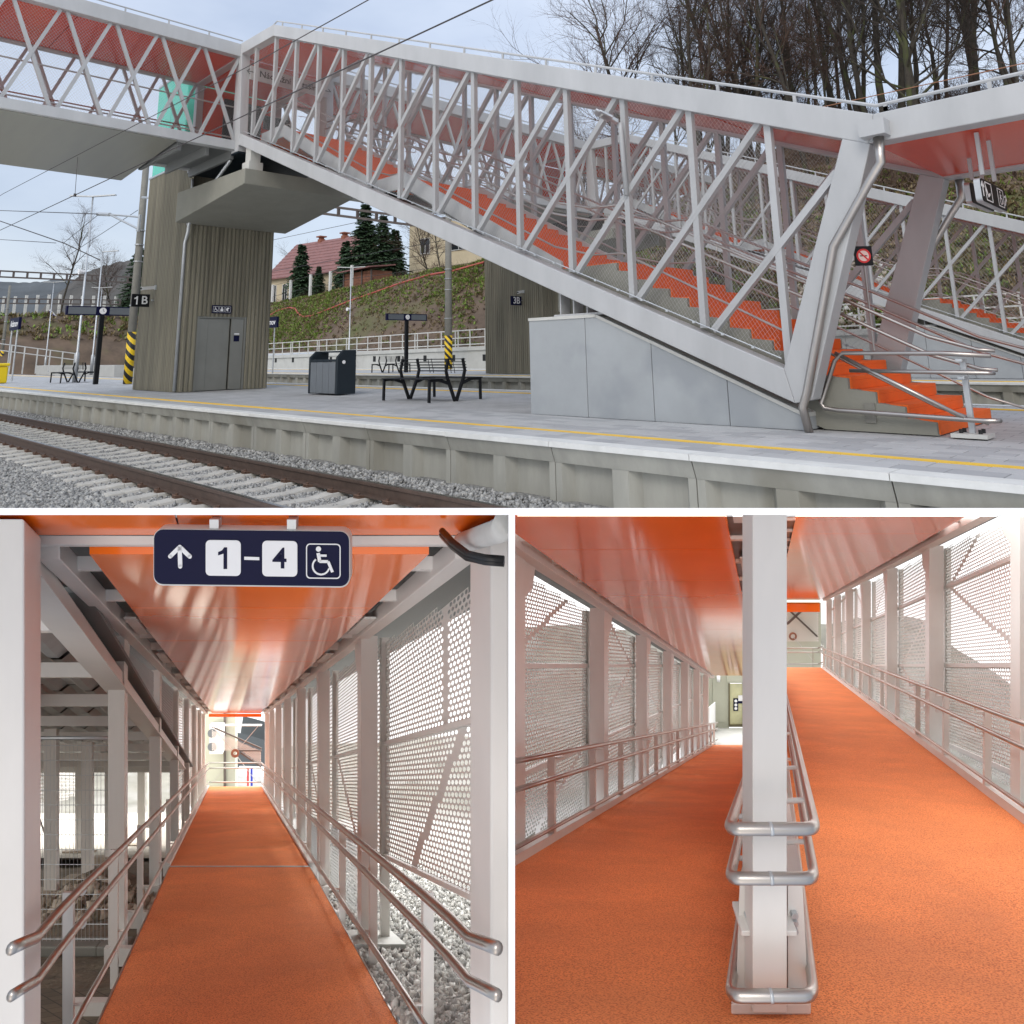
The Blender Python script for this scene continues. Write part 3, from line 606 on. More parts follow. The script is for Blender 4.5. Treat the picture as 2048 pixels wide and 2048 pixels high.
# ------------------------------------------------------------------ lift towers
def ribbed(m, a, b, y, z0, z1, pitch=.125, dep=.042):
    # vertical ribs between plan points a and b, depth along the outward normal y
    a = Vector(a); b = Vector(b); y = Vector(y); L_ = (b-a).length; k = max(1, int(round(L_/pitch))); w = (b-a)/k; P = []
    for i in range(k):
        q = a+w*i; P += [q, q+w*.18+y*dep, q+w*.62+y*dep, q+w*.80]
    P.append(b); n = len(P); vs = [(p.x, p.y, z0) for p in P]+[(p.x, p.y, z1) for p in P]
    m.add(vs, [(i, i+1, n+i+1, n+i) for i in range(n-1)])
def tower(off, label, num, full):
    t = thing('lift_tower', label, 'lift tower', (-24.7, 10.4+off, 0))
    s0, s1, n0, n1 = -26.6, -22.92, 9.0+off, 11.75+off
    dn0, dn1, dz = 9.42+off, 10.98+off, 2.2
    m = MB(); ribbed(m, (s0, n0, 0), (s1, n0, 0), (0, -1, 0), 0, 7.0); ribbed(m, (s1, n0, 0), (s1, dn0, 0), (1, 0, 0), 0, 5.0); ribbed(m, (s1, dn1, 0), (s1, n1, 0), (1, 0, 0), 0, 5.0)
    ribbed(m, (s1, dn0, 0), (s1, dn1, 0), (1, 0, 0), dz, 5.0); m.build('ribbed_wall', 'concrete_tower', t)
    m = MB(); m.box(s0+.01, s1-.25, n0+.02, n1, 0, 6.98); m.box(s1-.26, s1-.01, n0+.02, n1-.02, dz+.05, 5.0); m.box(s1-.26, s1-.01, n0+.02, dn0-.02, 0, dz+.04); m.box(s1-.26, s1-.01, dn1+.02, n1-.02, 0, dz+.04); m.build('core', 'concrete_tower', t)
    m = MB(); m.box(s0-.05, s1+.05, n0-.06, n1+.05, 7.0, 7.06); m.build('roof_edge', 'galvanised', t)
    # cantilevered head
    m = MB(); q = lambda s, n, z: (s, n+off, z)
    m.add([q(-22.8, 8.5, 4.95), q(-18.5, 8.58, 5.42), q(-18.5, 11.9, 5.42), q(-22.8, 12.1, 4.95), q(-22.8, 8.5, 5.86), q(-18.5, 8.58, 5.84), q(-18.5, 11.9, 5.84), q(-22.8, 12.1, 5.86)], [(0, 3, 2, 1), (4, 5, 6, 7), (0, 1, 5, 4), (1, 2, 6, 5), (2, 3, 7, 6), (3, 0, 4, 7)]); m.build('cantilever_head', 'concrete', t, bevel=.02)
    for n in (9.0, 11.5):
        m = MB(); m.box(-19.15, -18.75, n-.2+off, n+.2+off, 5.84, 6.12); m.box(-19.1, -18.8, n-.14+off, n+.14+off, 6.12, 6.72); m.build('bearing', 'concrete_light', t)
    d = MB(); d.box(s1-.22, s1-.16, dn0, dn1, 0, dz); fr = d.build('door_recess', 'dark', t)
    d = MB(); d.box(s1-.16, s1-.02, dn0-.02, dn0+.07, 0, dz+.06); d.box(s1-.16, s1-.02, dn1-.07, dn1+.02, 0, dz+.06); d.box(s1-.16, s1-.02, dn0+.07, dn1-.07, dz-.05, dz+.06); d.build('door_frame', 'door_steel', t)
    for a, b, o_ in ((.08, .36, .0), (.37, .83, -.02), (.84, 1.06, -.045)):
        d = MB(); d.box(s1-.15+o_, s1-.08+o_, dn0+a, dn0+b, .01, dz-.06); d.build('door_leaf', 'door_steel', t)
    d = MB(); d.box(s1-.12, s1-.05, dn0+1.08, dn1-.075, .01, dz-.06); p = d.build('control_panel', 'door_steel', t)
    d = MB(); d.box(s1-.05, s1-.045, dn0+1.18, dn0+1.36, 1.45, 1.63); sub(d.build('notice', 'navy'), p); d = MB(); d.box(s1-.05, s1-.045, dn0+1.19, dn0+1.35, 1.66, 1.7); sub(d.build('notice_strip', 'white_print'), p)
    if full:
        sg = thing('lift_sign', 'small navy pictogram sign above the lift door', 'sign', (s1, 10.1, 2.4))
        X = s1+.035; m = MB(); m.prism(rrect((X, 10.12, 2.42), (0, 1, 0), (0, 0, 1), .62, .25, .02), (.03, 0, 0)); m.build('sign_board', 'navy', sg)
        for i in range(3):
            y = 9.93+.19*i; f = frame2((X+.031, y, 2.42), (0, 1, 0), (0, 0, 1)); m = MB()
            for (x0, x1, y0, y1) in ((-.085, .085, .078, .085), (-.085, .085, -.085, -.078), (-.085, -.078, -.085, .085), (.078, .085, -.085, .085)): m.prism([f(x0, y0), f(x1, y0), f(x1, y1), f(x0, y1)], (.002, 0, 0))
            if i == 0: wheelchair(m, f, .16)
            elif i == 1: m.prism([f(-.045, -.06), f(.045, -.06), f(.045, .01), f(-.045, .01)], (.002, 0, 0)); m.prism([f(-.03, .02), f(.03, .02), f(.02, .06), f(-.02, .06)], (.002, 0, 0))
            else: m.prism([f(.055*math.cos(a*.5), .055*math.sin(a*.5)-.0) for a in range(1, 11)]+[f(0, 0)], (.002, 0, 0))
            m.build('pictogram', 'white_print', sg)
        # teal lift head on the tower
        g = thing('glazed_lift_head', 'bright teal lift shaft head rising above the ribbed tower', 'lift shaft', (-25, 10, 7.1))
        for a, b, y0 in ((s0+.02, -25.3, 9.02), (-25.28, -23.95, 9.02)): m = MB(); m.box(a, b, y0, y0+.1, 7.08, 10.3); m.build('glass_panel', 'teal_glass', g)
        for k in range(2): m = MB(); m.box(-23.96, -23.9, 9.03+1.3*k, 10.32+1.3*k, 7.08, 10.3); m.build('glass_panel', 'teal_glass', g)
        m = MB(); m.box(s0, -23.88, 9.0, 11.7, 10.3, 10.38); m.build('cap', 'galvanised', g)
        m = MB(); y = 8.88
        m.tube([(-20.05, y, 6.55), (-20.1, y, 6.4), (-22.5, y, 5.25), (-22.72, y, 4.95), (-22.75, y, 4.7), (-22.98, y+.02, 4.4), (-22.98, y+.02, .03)], .05, 8); tag(m.build('drainpipe', 'galvanised', None, smooth=True), 'long grey drainpipe bent down from the bridge along the ribbed tower', 'drainpipe')
        m = MB(); m.tube([(-22.6, y-.03, 6.3), (-22.6, y-.03, 6.0), (-22.75, y-.03, 5.7), (-22.75, y-.03, 4.9)], .04, 8); tag(m.build('drainpipe', 'galvanised', None, smooth=True), 'short grey pipe with an offset bend at the tower head', 'drainpipe')
    # number sign and camera on a bracket at the corner
    y = n0-.42; sx_ = (-26.45 if off == 0 else -24.3)
    g = thing('platform_sign', 'black hanging sign reading %s on the ribbed tower' % num, 'sign', (sx_, y, 3.2))
    w = .62; X = sx_+.2
    zs = 3.23; wy = .33
    if off == 0: c_ = pn(281, 601, 8.55); X = c_.x; y = c_.y; zs = c_.z; wy = .27
    m = MB(); m.box(X-.03, X+.03, y-wy, y+wy, zs-.2, zs+.2); m.build('sign_board', 'black_metal' if off == 0 else 'navy', g, bevel=.01)
    text(num[1:] if num[0] == '1' else num, .36 if off == 0 else .42, (X+.033, y+(.11 if num[0] == '1' else 0), zs), (0, 1, 0), (0, 0, 1), 'white_print', g)
    if num[0] == '1': m = MB(); one(m, frame2((X+.034, y-.13, zs), (0, 1, 0), (0, 0, 1)), .36, (.003, 0, 0)); m.build('lettering', 'white_print', g)
    m = MB(); m.box(X-.02, X+.02, y+.33, max(n0+.02, y+.36), zs, zs+.04); m.build('bracket', 'galvanised', g)
    g = thing('surveillance_camera', 'white surveillance camera over the %s sign' % num, 'camera', (X, y, 3.6))
    c0_ = Vector((X+.1, y+.35, zs+.42)); m = MB(); m.beam(c0_, c0_+Vector((.1, -.42, -.06)), .1, .1); m.build('camera_body', 'white_print', g); m = MB(); m.box(c0_.x-.06, c0_.x+.06, c0_.y+.02, c0_.y+.26, c0_.z-.07, c0_.z+.07); m.build('mount', 'galvanised', g)
    m = MB(); m.cyl(c0_+Vector((.1, -.425, -.06)), (.1, -.42, -.06), .04, .02, 10); m.build('lens', 'dark', g)
    return t
def one(m, f, h, ex):
    m.prism([f(-.02*h, -.36*h), f(.10*h, -.36*h), f(.10*h, .36*h), f(.0*h, .36*h), f(-.07*h, .26*h), f(-.20*h, .20*h), f(-.20*h, .09*h), f(-.02*h, .15*h)], ex)
def wheelchair(m, f, s):
    D = lambda pts, w: [m.prism([f(*(Vector((a[0], a[1]))*s+nn*w*s)), f(*(Vector((b[0], b[1]))*s+nn*w*s)), f(*(Vector((b[0], b[1]))*s-nn*w*s)), f(*(Vector((a[0], a[1]))*s-nn*w*s))], (f(0, 0, .003)-f(0, 0, 0))) for a, b in zip(pts[:-1], pts[1:]) for nn in [Vector((-(b[1]-a[1]), b[0]-a[0])).normalized()]]
    m.prism([f(s*(-.12+.085*math.cos(i*.524)), s*(.38+.085*math.sin(i*.524))) for i in range(12)], (f(0, 0, .003)-f(0, 0, 0)))
    D([(-.13, .25), (-.08, -.03)], .055); D([(-.09, -.02), (.19, -.02), (.33, -.36)], .045); D([(-.11, .17), (.14, .17)], .035)
    arc = [(-.04+.27*math.cos(math.radians(a)), -.17+.27*math.sin(math.radians(a))) for a in range(128, 345, 18)]
    D(arc, .028)
tower(0, 'ribbed brown concrete lift tower with steel door, sign 1B', '1B', True)
tower(DN, 'ribbed brown concrete lift tower on the second platform, sign 3B', '3B', False)
# ------------------------------------------------------------------ platform furniture
def bench(label, loc, group=None):
    t = thing('bench', label, 'bench', (0, 0, 0), group)
    for x in (-.78, .78):
        for sg in (-1, 1):
            m = MB(); sl = lambda pts, r: m.tube([(x, sg*a, z) for a, z in pts], r, 6)
            m.beam((x, sg*.70, 0), (x, sg*.69, .44), .05, .045, up=(0, 1, 0)); m.beam((x, sg*.71, .425), (x, sg*.40, .43), .05, .05); m.beam((x, sg*.42, .43), (x, sg*.2, .36), .05, .06)
            m.build('leg', 'black_metal', t)
            m = MB(); m.beam((x, sg*.02, .0), (x, sg*.2, .42), .05, .06, up=(1, 0, 0)); m.beam((x, sg*.19, .38), (x, sg*.26, .62), .05, .05, up=(1, 0, 0)); m.beam((x, sg*.26, .60), (x, sg*.20, .86), .05, .045, up=(1, 0, 0)); m.build('back_frame', 'black_metal', t)
    for sg in (-1, 1):
        for k in range(6): y = .27+.085*k; m = MB(); m.box(-.83, .83, sg*y-.03, sg*y+.03, .446, .462); m.build('seat_slat', 'black_metal', t)
        for k in range(5): z = .60+.06*k; yy = .285-.05*abs(k-.5)*.3; m = MB(); m.box(-.82, .82, sg*yy-.008, sg*yy+.008, z, z+.014); m.build('back_bar', 'black_metal', t)
    m = MB()
    for x in (-.42, -.3, .3, .42): m.beam((x, .22, .86), (x+.05, .25, .55), .012, .012)
    m.build('back_tie', 'black_metal', t)
    t.location = loc; return t
b0 = bench('black slatted double bench in front of the concrete stair base', (-13.05, 10.5, 0))
copy_thing(b0, Vector((-38.6, 10.45, 0))-b0.location, label='black double bench beside the station name sign on the near platform')
copy_thing(b0, Vector((-34.5, 24.9, 0))-b0.location, label='black bench on the second platform, partly behind the litter bin')
t = thing('litter_bin', 'grey four-compartment litter bin with dark navy frame', 'bin', (-17.4, 10.7, 0))
for k in range(4): a = -18.02+.30*k; m = MB(); m.box(a+.006, a+.294, 10.44, 10.46, .03, .80); m.build('front_panel', 'bin_grey', t, bevel=.01); m = MB(); m.box(a+.01, a+.29, 10.45, 10.9, .81, .87); m.build('lid', 'bin_dark', t)
m = MB(); m.box(-18.03, -16.82, 10.46, 10.94, .02, .8); m.build('body', 'bin_dark', t, bevel=.02)
m = MB(); m.prism([(-16.82, 10.44, 0.01), (-16.82, 10.99, .01), (-16.82, 10.99, 1.1), (-16.82, 10.62, 1.1), (-16.82, 10.44, .92)], (.1, 0, 0)); m.build('end_panel', 'bin_dark', t, bevel=.02)
m = MB(); m.prism([(-18.12, 10.44, 0.01), (-18.12, 10.99, .01), (-18.12, 10.99, 1.08), (-18.12, 10.62, 1.08), (-18.12, 10.44, .92)], (.09, 0, 0)); m.build('end_panel', 'bin_dark', t, bevel=.02)
m = MB(); m.box(-18.05, -16.8, 10.75, 10.97, 1.04, 1.08); m.build('hood', 'bin_dark', t)
m = MB(); m.cyl((-16.715, 10.62, .80), (1, 0, 0), .045, .012, 16); m.build('emblem', 'white_print', t)
def board(label, s, n, along):
    t = thing('information_board', label, 'information board', (s, n, 0)); ax = Vector(along); pr = Vector((ax.y, -ax.x, 0))
    m = MB(); m.beam((s, n, 0), (s, n, 2.78), .17, .17, up=ax); m.build('pole', 'black_metal', t, bevel=.01)
    m = MB(); o = Vector((s, n, 2.76))-ax*1.35-pr*.09; m.para(o, ax*2.7, pr*.18, (0, 0, .36)); m.build('housing', 'navy', t, bevel=.01)
    for a, b in ((-1.28, -.26), (.26, 1.28)): m = MB(); m.para(Vector((s, n, 2.80))+ax*a+pr*.085, ax*(b-a), pr*.008, (0, 0, .28)); m.build('display', 'bin_grey', t)
    m = MB(); c = Vector((s, n, 2.94))+pr*.095; m.cyl(c, pr, .135, .02, 20); k = m.build('clock', 'white_print', t)
    m = MB(); c2 = c+pr*.012; m.beam(c2, c2+Vector((0, 0, .09)), .012, .004, up=pr); m.beam(c2, c2+ax*.06+Vector((0, 0, -.015)), .014, .004, up=pr); sub(m.build('clock_hand', 'black_metal'), k)
    return t
board('dark information board with clock between the ribbed tower and the bench', -34.2, 10.09, (0, 1, 0))
board('dark information board with clock on the second platform', -33.6, 25.25, (0, 1, 0))
def mast(label, s, n, h, arms=True, r=.2, top=None):
    t = thing('catenary_mast', label, 'mast', (s, n, 0))
    m = MB(); m.tube([(s, n, 0), (s, n, h)], [r, r*.72], 14); m.build('pole', 'mast_concrete', t, smooth=True)
    m = MB(); m.tube([(s, n, .01), (s, n, 2.05)], [r+.004, r*.95+.004], 14); m.build('warning_band', 'hazard_stripes', t, smooth=True)
    m = MB()
    for z in (3.1, 4.9, 5.6, 6.2): m.tube([(s, n, z), (s, n, z+.04)], r*.9+.03, 12)
    m.build('strap', 'galvanised', t)
    return t
mp_ = pz(255, 768); mast('striped concrete catenary mast beside the lift tower with sign 1B', mp_.x, mp_.y, 10.0, r=.17)
ms = mast('striped concrete catenary mast in front of the retaining wall', -36.9, 31.0, 10.2, r=.25)
def lamp(label, s, n, h, heads, group=None, box=True):
    t = thing('lamp_post', label, 'lamp post', (s, n, 0), group)
    m = MB(); m.tube([(s, n, 0), (s, n, 1.25), (s, n, 1.35), (s, n, h)], [.10, .10, .05, .035], 10); m.build('pole', 'galvanised', t, smooth=True)
    for d in heads:
        d = Vector(d); e = Vector((s, n, h)); m = MB(); m.beam(e, e+d*1.1+Vector((0, 0, .06)), .16, .05); m.build('lamp_head', 'galvanised', t)
    if box: m = MB(); m.tube([(s, n-.05, h*.58), (s+.02, n-.3, h*.58)], [.07, .13], 10); m.build('loudspeaker', 'white_print', t)
    return t
lamp('slim lamp post with two lamp heads in front of the hillside', -50, 34.4-2.2, 7.6, ((.7, .7, 0), (-.7, -.7, 0)))
lamp('lamp post with a stout base beside the information board', -38.9, 10.6, 8.6, ((.7, .7, 0), (-.7, -.7, 0)))
lamp('thin lamp post behind the platform, left of the information board', -56, 16.2, 8.2, ((.7, .7, 0),), box=False)
lamp('short thin post near the concrete steps beyond the platform', -56, 19.0, 6.0, ((.7, .7, 0),), box=False)
def namesign(label, s, n, z, txt='Adamov'):
    t = thing('station_name_sign', label, 'sign', (s, n, 0)); m = MB(); m.box(s-.95, s+.95, n-.06, n+.06, z, z+.62); m.build('sign_board', 'navy', t)
    text(txt, .46, (s, n-.063, z+.31), (1, 0, 0), (0, 0, 1), 'white_print', t)
    for d in (-.6, .6): m = MB(); m.tube([(s+d, n, 0), (s+d, n, z)], .04, 8); m.build('leg', 'galvanised', t)
    return t
namesign('navy station name sign Adamov at the far end of the near platform', -46, ps(31, 648, -46).y, ps(31, 648, -46).z-.31)
namesign('navy station name sign Adamov on the second platform behind the ribbed tower', ps(540, 645, -42).x, ps(540, 645, -42).y, ps(540, 645, -42).z-.31)
t = thing('yellow_container', 'yellow plastic grit container at the far end of the platform', 'container', (-42, 8.6, 0)); m = MB(); m.box(-42.6, -41.7, 7.7, 8.55, 0, .75); m.build('body', 'yellow_plastic', t, bevel=.05); m = MB(); m.box(-42.65, -41.65, 7.65, 8.6, .76, .9); m.build('lid', 'yellow_plastic', t, bevel=.05)
# direction signs hung under the canopy
for k, (s, lab) in enumerate(((-2.05, 'black direction sign with arrows hung under the red canopy'), (-2.45, 'second black direction sign behind the first under the canopy'))):
    t = thing('direction_sign', lab, 'sign', (s, 10.6, 2.6)); yc = ps(1977 if k == 0 else 1954, 392, s).y; zc = ps(1977 if k == 0 else 1954, 392 if k == 0 else 396, s).z
    m = MB(); m.prism(rrect((s, yc, zc), (0, 1, 0), (0, 0, 1), 1.0, .25, .04), (.06, 0, 0)); m.build('sign_board', 'black_metal', t)
    m = MB(); m.prism(rrect((s-.01, yc, zc), (0, 1, 0), (0, 0, 1), 1.02, .262, .045), (.06, 0, 0)); m.build('rim', 'galvanised', t)
    for d in (-.25, .25): m = MB(); m.box(s+.01, s+.05, yc+d-.02, yc+d+.02, zc+.2, 3.25); m.build('hanger', 'white_steel', t)
    if k == 0:
        m = MB(); X = s+.062
        def ln(a, b, w=.012):
            a = Vector((X, yc+a[0], zc+a[1]*.66)); b = Vector((X, yc+b[0], zc+b[1]*.66)); m.beam(a, b, w*2, .003, up=(1, 0, 0))
        ln((-.47, -.11), (-.47, .12)); ln((-.47, .13), (-.52, .05)); ln((-.47, .13), (-.42, .05))
        for x0 in (-.36, .14):
            for a, b in (((x0, -.15), (x0, .15)), ((x0+.24, -.15), (x0+.24, .15)), ((x0, .15), (x0+.24, .15)), ((x0, -.15), (x0+.24, -.15))): ln(a, b, .005)
        ln((-.36, .08), (-.28, -.08)); ln((-.28, -.08), (-.2, -.02)); wheelchair(m, frame2((X, yc+.26, zc), (0, 1, 0), (0, 0, 1)), .17)
        ln((.42, -.1), (.5, .06)); ln((.5, .08), (.43, .05)); ln((.5, .08), (.51, -.01)); m.build('pictogram', 'white_print', t)
# no-smoking sign on the end post
t = thing('no_smoking_sign', 'small black no smoking sign with red ring beside the end post', 'sign', (-3.6, 9.6, 2.1)); c = pn(1726, 512, 9.55)
e1 = RI.copy(); e1.z = 0; e1.normalize(); f = frame2(c, e1, (0, 0, 1)); m = MB(); m.prism([f(-.11, -.12), f(.11, -.12), f(.11, .12), f(-.11, .12)], f(0, 0, .015)-f(0, 0, 0)); m.build('sign_board', 'black_metal', t)
ring = MB()
for i in range(20):
    a, b = i*math.pi/10, (i+1)*math.pi/10; ring.prism([f(.088*math.cos(a), .088*math.sin(a), .016), f(.088*math.cos(b), .088*math.sin(b), .016), f(.066*math.cos(b), .066*math.sin(b), .016), f(.066*math.cos(a), .066*math.sin(a), .016)], f(0, 0, .003)-f(0, 0, 0))
ring.prism([f(-.058, .045, .017), f(-.045, .058, .017), f(.058, -.045, .017), f(.045, -.058, .017)], f(0, 0, .003)-f(0, 0, 0))
mat('sign_red', (.6, .02, .02), .4, var=.05); mat('sign_pale', (.75, .55, .5), .5, var=.05)
ring.build('red_ring', 'sign_red', t); m = MB(); m.prism([f(.066*math.cos(i*.314), .066*math.sin(i*.314), .0153) for i in range(20)], f(0, 0, .0005)-f(0, 0, 0)); m.build('disc', 'sign_pale', t)
m = MB(); m.prism([f(-.045, -.006, .016), f(.045, -.006, .016), f(.045, .006, .016), f(-.045, .006, .016)], f(0, 0, .001)-f(0, 0, 0)); m.build('cigarette', 'black_metal', t)
m = MB(); m.tube([c-Vector((0, 0, .12)), c-Vector((0, 0, 1.2))], .012, 6); m.build('support_rod', 'stainless', t)
# luminaire on the truss
t = thing('platform_luminaire', 'flat grey lamp head on an arm fixed to the near truss', 'luminaire', (-6.5, 8.8, 4.3))
a = Vector((-6.45, 8.78, 4.25)); h = pn(1190, 224, 8.45); m = MB(); m.tube([(-6.47, 8.86, 3.2), (-6.47, 8.80, 4.2), (-6.47, 8.78, 4.3)], .04, 8); m.build('arm', 'white_steel', t, smooth=True)
d = (h-a).normalized(); m = MB(); sd_ = d.cross(zz).normalized(); tip = h; o = a+d*.05
m.hexa([o-sd_*.05, tip-sd_*.08, tip+sd_*.08, o+sd_*.05, o-sd_*.04+zz*.07, tip-sd_*.07+zz*.04, tip+sd_*.07+zz*.04, o+sd_*.04+zz*.07]); m.hexa([o+d*.12-sd_*.12, tip-d*.05-sd_*.12, tip-d*.05+sd_*.12, o+d*.12+sd_*.12, o+d*.12-sd_*.1+zz*.05, tip-d*.05-sd_*.1+zz*.035, tip-d*.05+sd_*.1+zz*.035, o+d*.12+sd_*.1+zz*.05]); m.build('lamp_head', 'galvanised', t, bevel=.01)
m = MB(); m.hexa([x-zz*.004 for x in (o+d*.3-sd_*.07, tip-d*.12-sd_*.07, tip-d*.12+sd_*.07, o+d*.3+sd_*.07)]+[x-zz*.001 for x in (o+d*.3-sd_*.07, tip-d*.12-sd_*.07, tip-d*.12+sd_*.07, o+d*.3+sd_*.07)]); m.build('lens', 'coping', t)
# ------------------------------------------------------------------ overhead line
def wire(name, pts, r, label, m_='wire'):
    m = MB(); m.tube(pts, r, 5); tag(m.build(name, m_), label, 'wire')
wire('messenger_wire', [(-150, 4.9, 6.6), (-27, 4.85, 6.02), (-10.3, 4.85, 5.34), (-4, 4.85, 5.2)], .0075, 'upper overhead line wire above the near track')
wire('contact_wire', [(-150, 4.7, 5.0), (-27, 4.85, 4.86), (-10.2, 4.85, 4.56), (-2, 4.85, 4.4)], .0095, 'lower overhead contact wire above the near track')
m = MB(); m.tube([(-19.3, 4.85, 5.66), (-19.2, 4.85, 4.74)], .006, 4); m.cyl((-19.2, 4.85, 4.72), (0, 0, 1), .03, .07, 6); tag(m.build('dropper', 'wire'), 'thin vertical dropper between the two overhead wires under the deck', 'wire')
wire('feeder_wire', [pn(0, 421, 9.6), pn(195, 428, 9.6)], .02, 'dark wire running to the grey insulator')
wire('feeder_wire', [pn(0, 442, 7.5), pn(130, 487, 8.5), pn(200, 520, 9.5)], .022, 'thick dark wire sagging below the insulator')
wire('feeder_wire', [pn(0, 479, 9), pn(112, 486, 9)], .015, 'short dark wire end left of the double lamp')
wire('tie_wire', [pn(130, 515, 10), pn(276, 420, 10.4)], .012, 'thin tie wire slanting up to the striped mast')
wire('tie_wire', [pn(126, 487, 9.8), pn(197, 429, 9.8)], .012, 'thin wire slanting from sagging cable to the insulator')
t = thing('cantilever_arm', 'steel cantilever arm with grey insulator on the striped mast', 'cantilever arm', (-30.6, 10.4, 5.5))
A1, A2, A3, A4 = pn(195, 428, 9.9), pn(220, 429, 9.9), pn(280, 434, 10.3), pn(277, 458, 10.3)
m = MB(); m.tube([A1, A2], .08, 8); m.build('insulator', 'galvanised', t); m = MB(); m.tube([A2, A3], .045, 6); m.tube([A2, A4], .045, 6); m.tube([A3+Vector((0, 0, .1)), A4-Vector((0, 0, .1))], .06, 6); m.build('arm', 'galvanised', t)
m = MB(); q = pn(285, 395, 10.35); q2 = pn(325, 408, 9.6); m.tube([q, (q+q2)/2+Vector((0, 0, .1)), q2], .05, 6); tag(m.build('mast_lamp', 'galvanised'), 'small grey lamp arm on the striped mast below the deck', 'lamp')
def gantry(label, p, q, h=.45):
    t = thing('catenary_gantry', label, 'gantry', tuple((Vector(p)+Vector(q))/2)); p = Vector(p); q = Vector(q); z = Vector((0, 0, h)); k = int((q-p).length/1.0)
    for o in (Vector((0, 0, 0)), z): m = MB(); m.beam(p+o, q+o, .12, .12); m.build('chord', 'brown_frame', t)
    for i in range(k+1):
        x = p+(q-p)*i/k; m = MB(); m.box(x.x-.05, x.x+.05, x.y-.08, x.y+.08, x.z, x.z+h); m.build('batten', 'brown_frame', t)
gantry('dark lattice gantry in front of the conifers beyond the cantilever head', pn(560, 416, 19.5), pn(900, 460, 27.5))
gantry('upper dark lattice gantry in front of the left hills', ps(-60, 551, -75), ps(300, 567, -75), .5)
gantry('lower far lattice gantry in front of the left hills', ps(-60, 606, -95), ps(240, 609, -95), .5)
wire('messenger_wire', [(-90, 18.5, 6.8), (-40, 18.3, 6.9), (-20, 18.3, 6.6)], .012, 'thin overhead wire above the middle tracks')
wire('contact_wire', [(-90, 18.4, 5.3), (-20, 18.3, 5.2)], .012, 'thin contact wire above the middle tracks')
wire('span_wire', [pn(1580, 228, 30), pn(2060, 124, 30)], .02, 'rust coloured span wire crossing in front of the bare woodland', 'wire_rust')
for (u, v) in ((1785, 195), (1867, 172), (1982, 140)): pass
# ------------------------------------------------------------------ embankment, retaining wall, hills
def sm01(x): x = max(0., min(1., x)); return x*x*(3-2*x)
def hn(x, y): return math.sin(x*.9+y*.37)*.5+math.sin(x*.31-y*.83+1.3)*.7+math.sin(x*2.1+y*1.7)*.2
def zter(s, n):
    H = 8.1+(s+43)*.05 if s < -43 else 8.1+(s+43)*.30
    H = max(5.2, H); k = sm01((s+48)/16.)
    slope = 1.25+(n-33.2)*(1.0 if s < -43 else 1.0-.22*k)
    top = H+(n-40)*(.05+.80*k)
    z = min(slope, top) if k < .02 else min(slope, top*(1) if True else slope)
    z = min(slope, top)
    cap = 10.5+4.2*sm01((s+34)/14.)+.22*(n-46)*1.0+1.5*sm01((s+12)/12.)
    if s > -48 and n > 40: z = min(z, max(cap, 0))
    if s < -88 and n > 12: z = max(z, min(.3+(-88-s)*.75, 5.6+.02*(n)))
    if n < 33.2: z = z if s < -88 else -.9
    return z+.12*hn(s, n)*(1 if n > 33.6 or s < -88 else 0)
def zwall(s): return 1.37+(s+36)*.0115
m = MB(); S_ = [-150+1.6*i for i in range(112)]; N_ = [33.2+.9*j for j in range(60)]
vs = [(s, n, zter(s, n)) for s in S_ for n in N_]; nn = len(N_); m.add(vs, [(i*nn+j, (i+1)*nn+j, (i+1)*nn+j+1, i*nn+j+1) for i in range(len(S_)-1) for j in range(nn-1)])
struct(m.build('hillside', 'soil', smooth=True))
m = MB(); S_ = [-88-1.7*i for i in range(30)]; N_ = [12.5+1.5*j for j in range(15)]; nn = len(N_)
m.add([(s, n, zter(s, n)-.25) for s in S_ for n in N_], [(i*nn+j, i*nn+j+1, (i+1)*nn+j+1, (i+1)*nn+j) for i in range(len(S_)-1) for j in range(nn-1)]); struct(m.build('left_embankment', 'soil', smooth=True))
m = MB(); m.add([(-400, -60, -.95), (-88, -60, -.95), (-88, 33, -.95), (-400, 33, -.95)], [(0, 1, 2, 3)]); m.add([(-88, NF+DN, -.93), (60, NF+DN, -.93), (60, 90, -.93), (-88, 90, -.93)], [(0, 1, 2, 3)]); m.add([(3.2, NF, -.94), (60, NF, -.94), (60, 34, -.94), (3.2, 34, -.94)], [(0, 1, 2, 3)]); struct(m.build('ground', 'soil'))
# retaining wall
t = thing('retaining_wall', 'pale concrete retaining wall with square drain holes at the foot of the hillside', 'wall', (-50, 33, 0))
for i in range(26):
    a = -82+3*i; b = a+2.985
    m = MB(); m.hexa([(a, 32.8, -.3), (b, 32.8, -.3), (b, 33.3, -.3), (a, 33.3, -.3), (a, 32.8, zwall(a)-.25), (b, 32.8, zwall(b)-.25), (b, 33.3, zwall(b)-.25), (a, 33.3, zwall(a)-.25)]); m.build('wall_panel', 'concrete_light', t)
    m = MB(); m.hexa([(a, 32.7, zwall(a)-.245), (b, 32.7, zwall(b)-.245), (b, 33.35, zwall(b)-.245), (a, 33.35, zwall(a)-.245), (a, 32.7, zwall(a)), (b, 32.7, zwall(b)), (b, 33.35, zwall(b)), (a, 33.35, zwall(a))]); m.build('wall_cap', 'concrete_light', t)
    m = MB(); m.box(a+1.3, a+1.65, 32.795, 32.81, .45, .85); m.build('drain_hole', 'dark', t)
t = thing('guard_railing', 'light galvanised guard railing along the top of the retaining wall', 'railing', (-50, 33, 1.2))
for hgt in (.15, .58, 1.06): m = MB(); m.beam((-82, 32.95, zwall(-82)+hgt), (-4, 32.95, zwall(-4)+hgt), .06, .06); m.build('rail', 'coping', t)
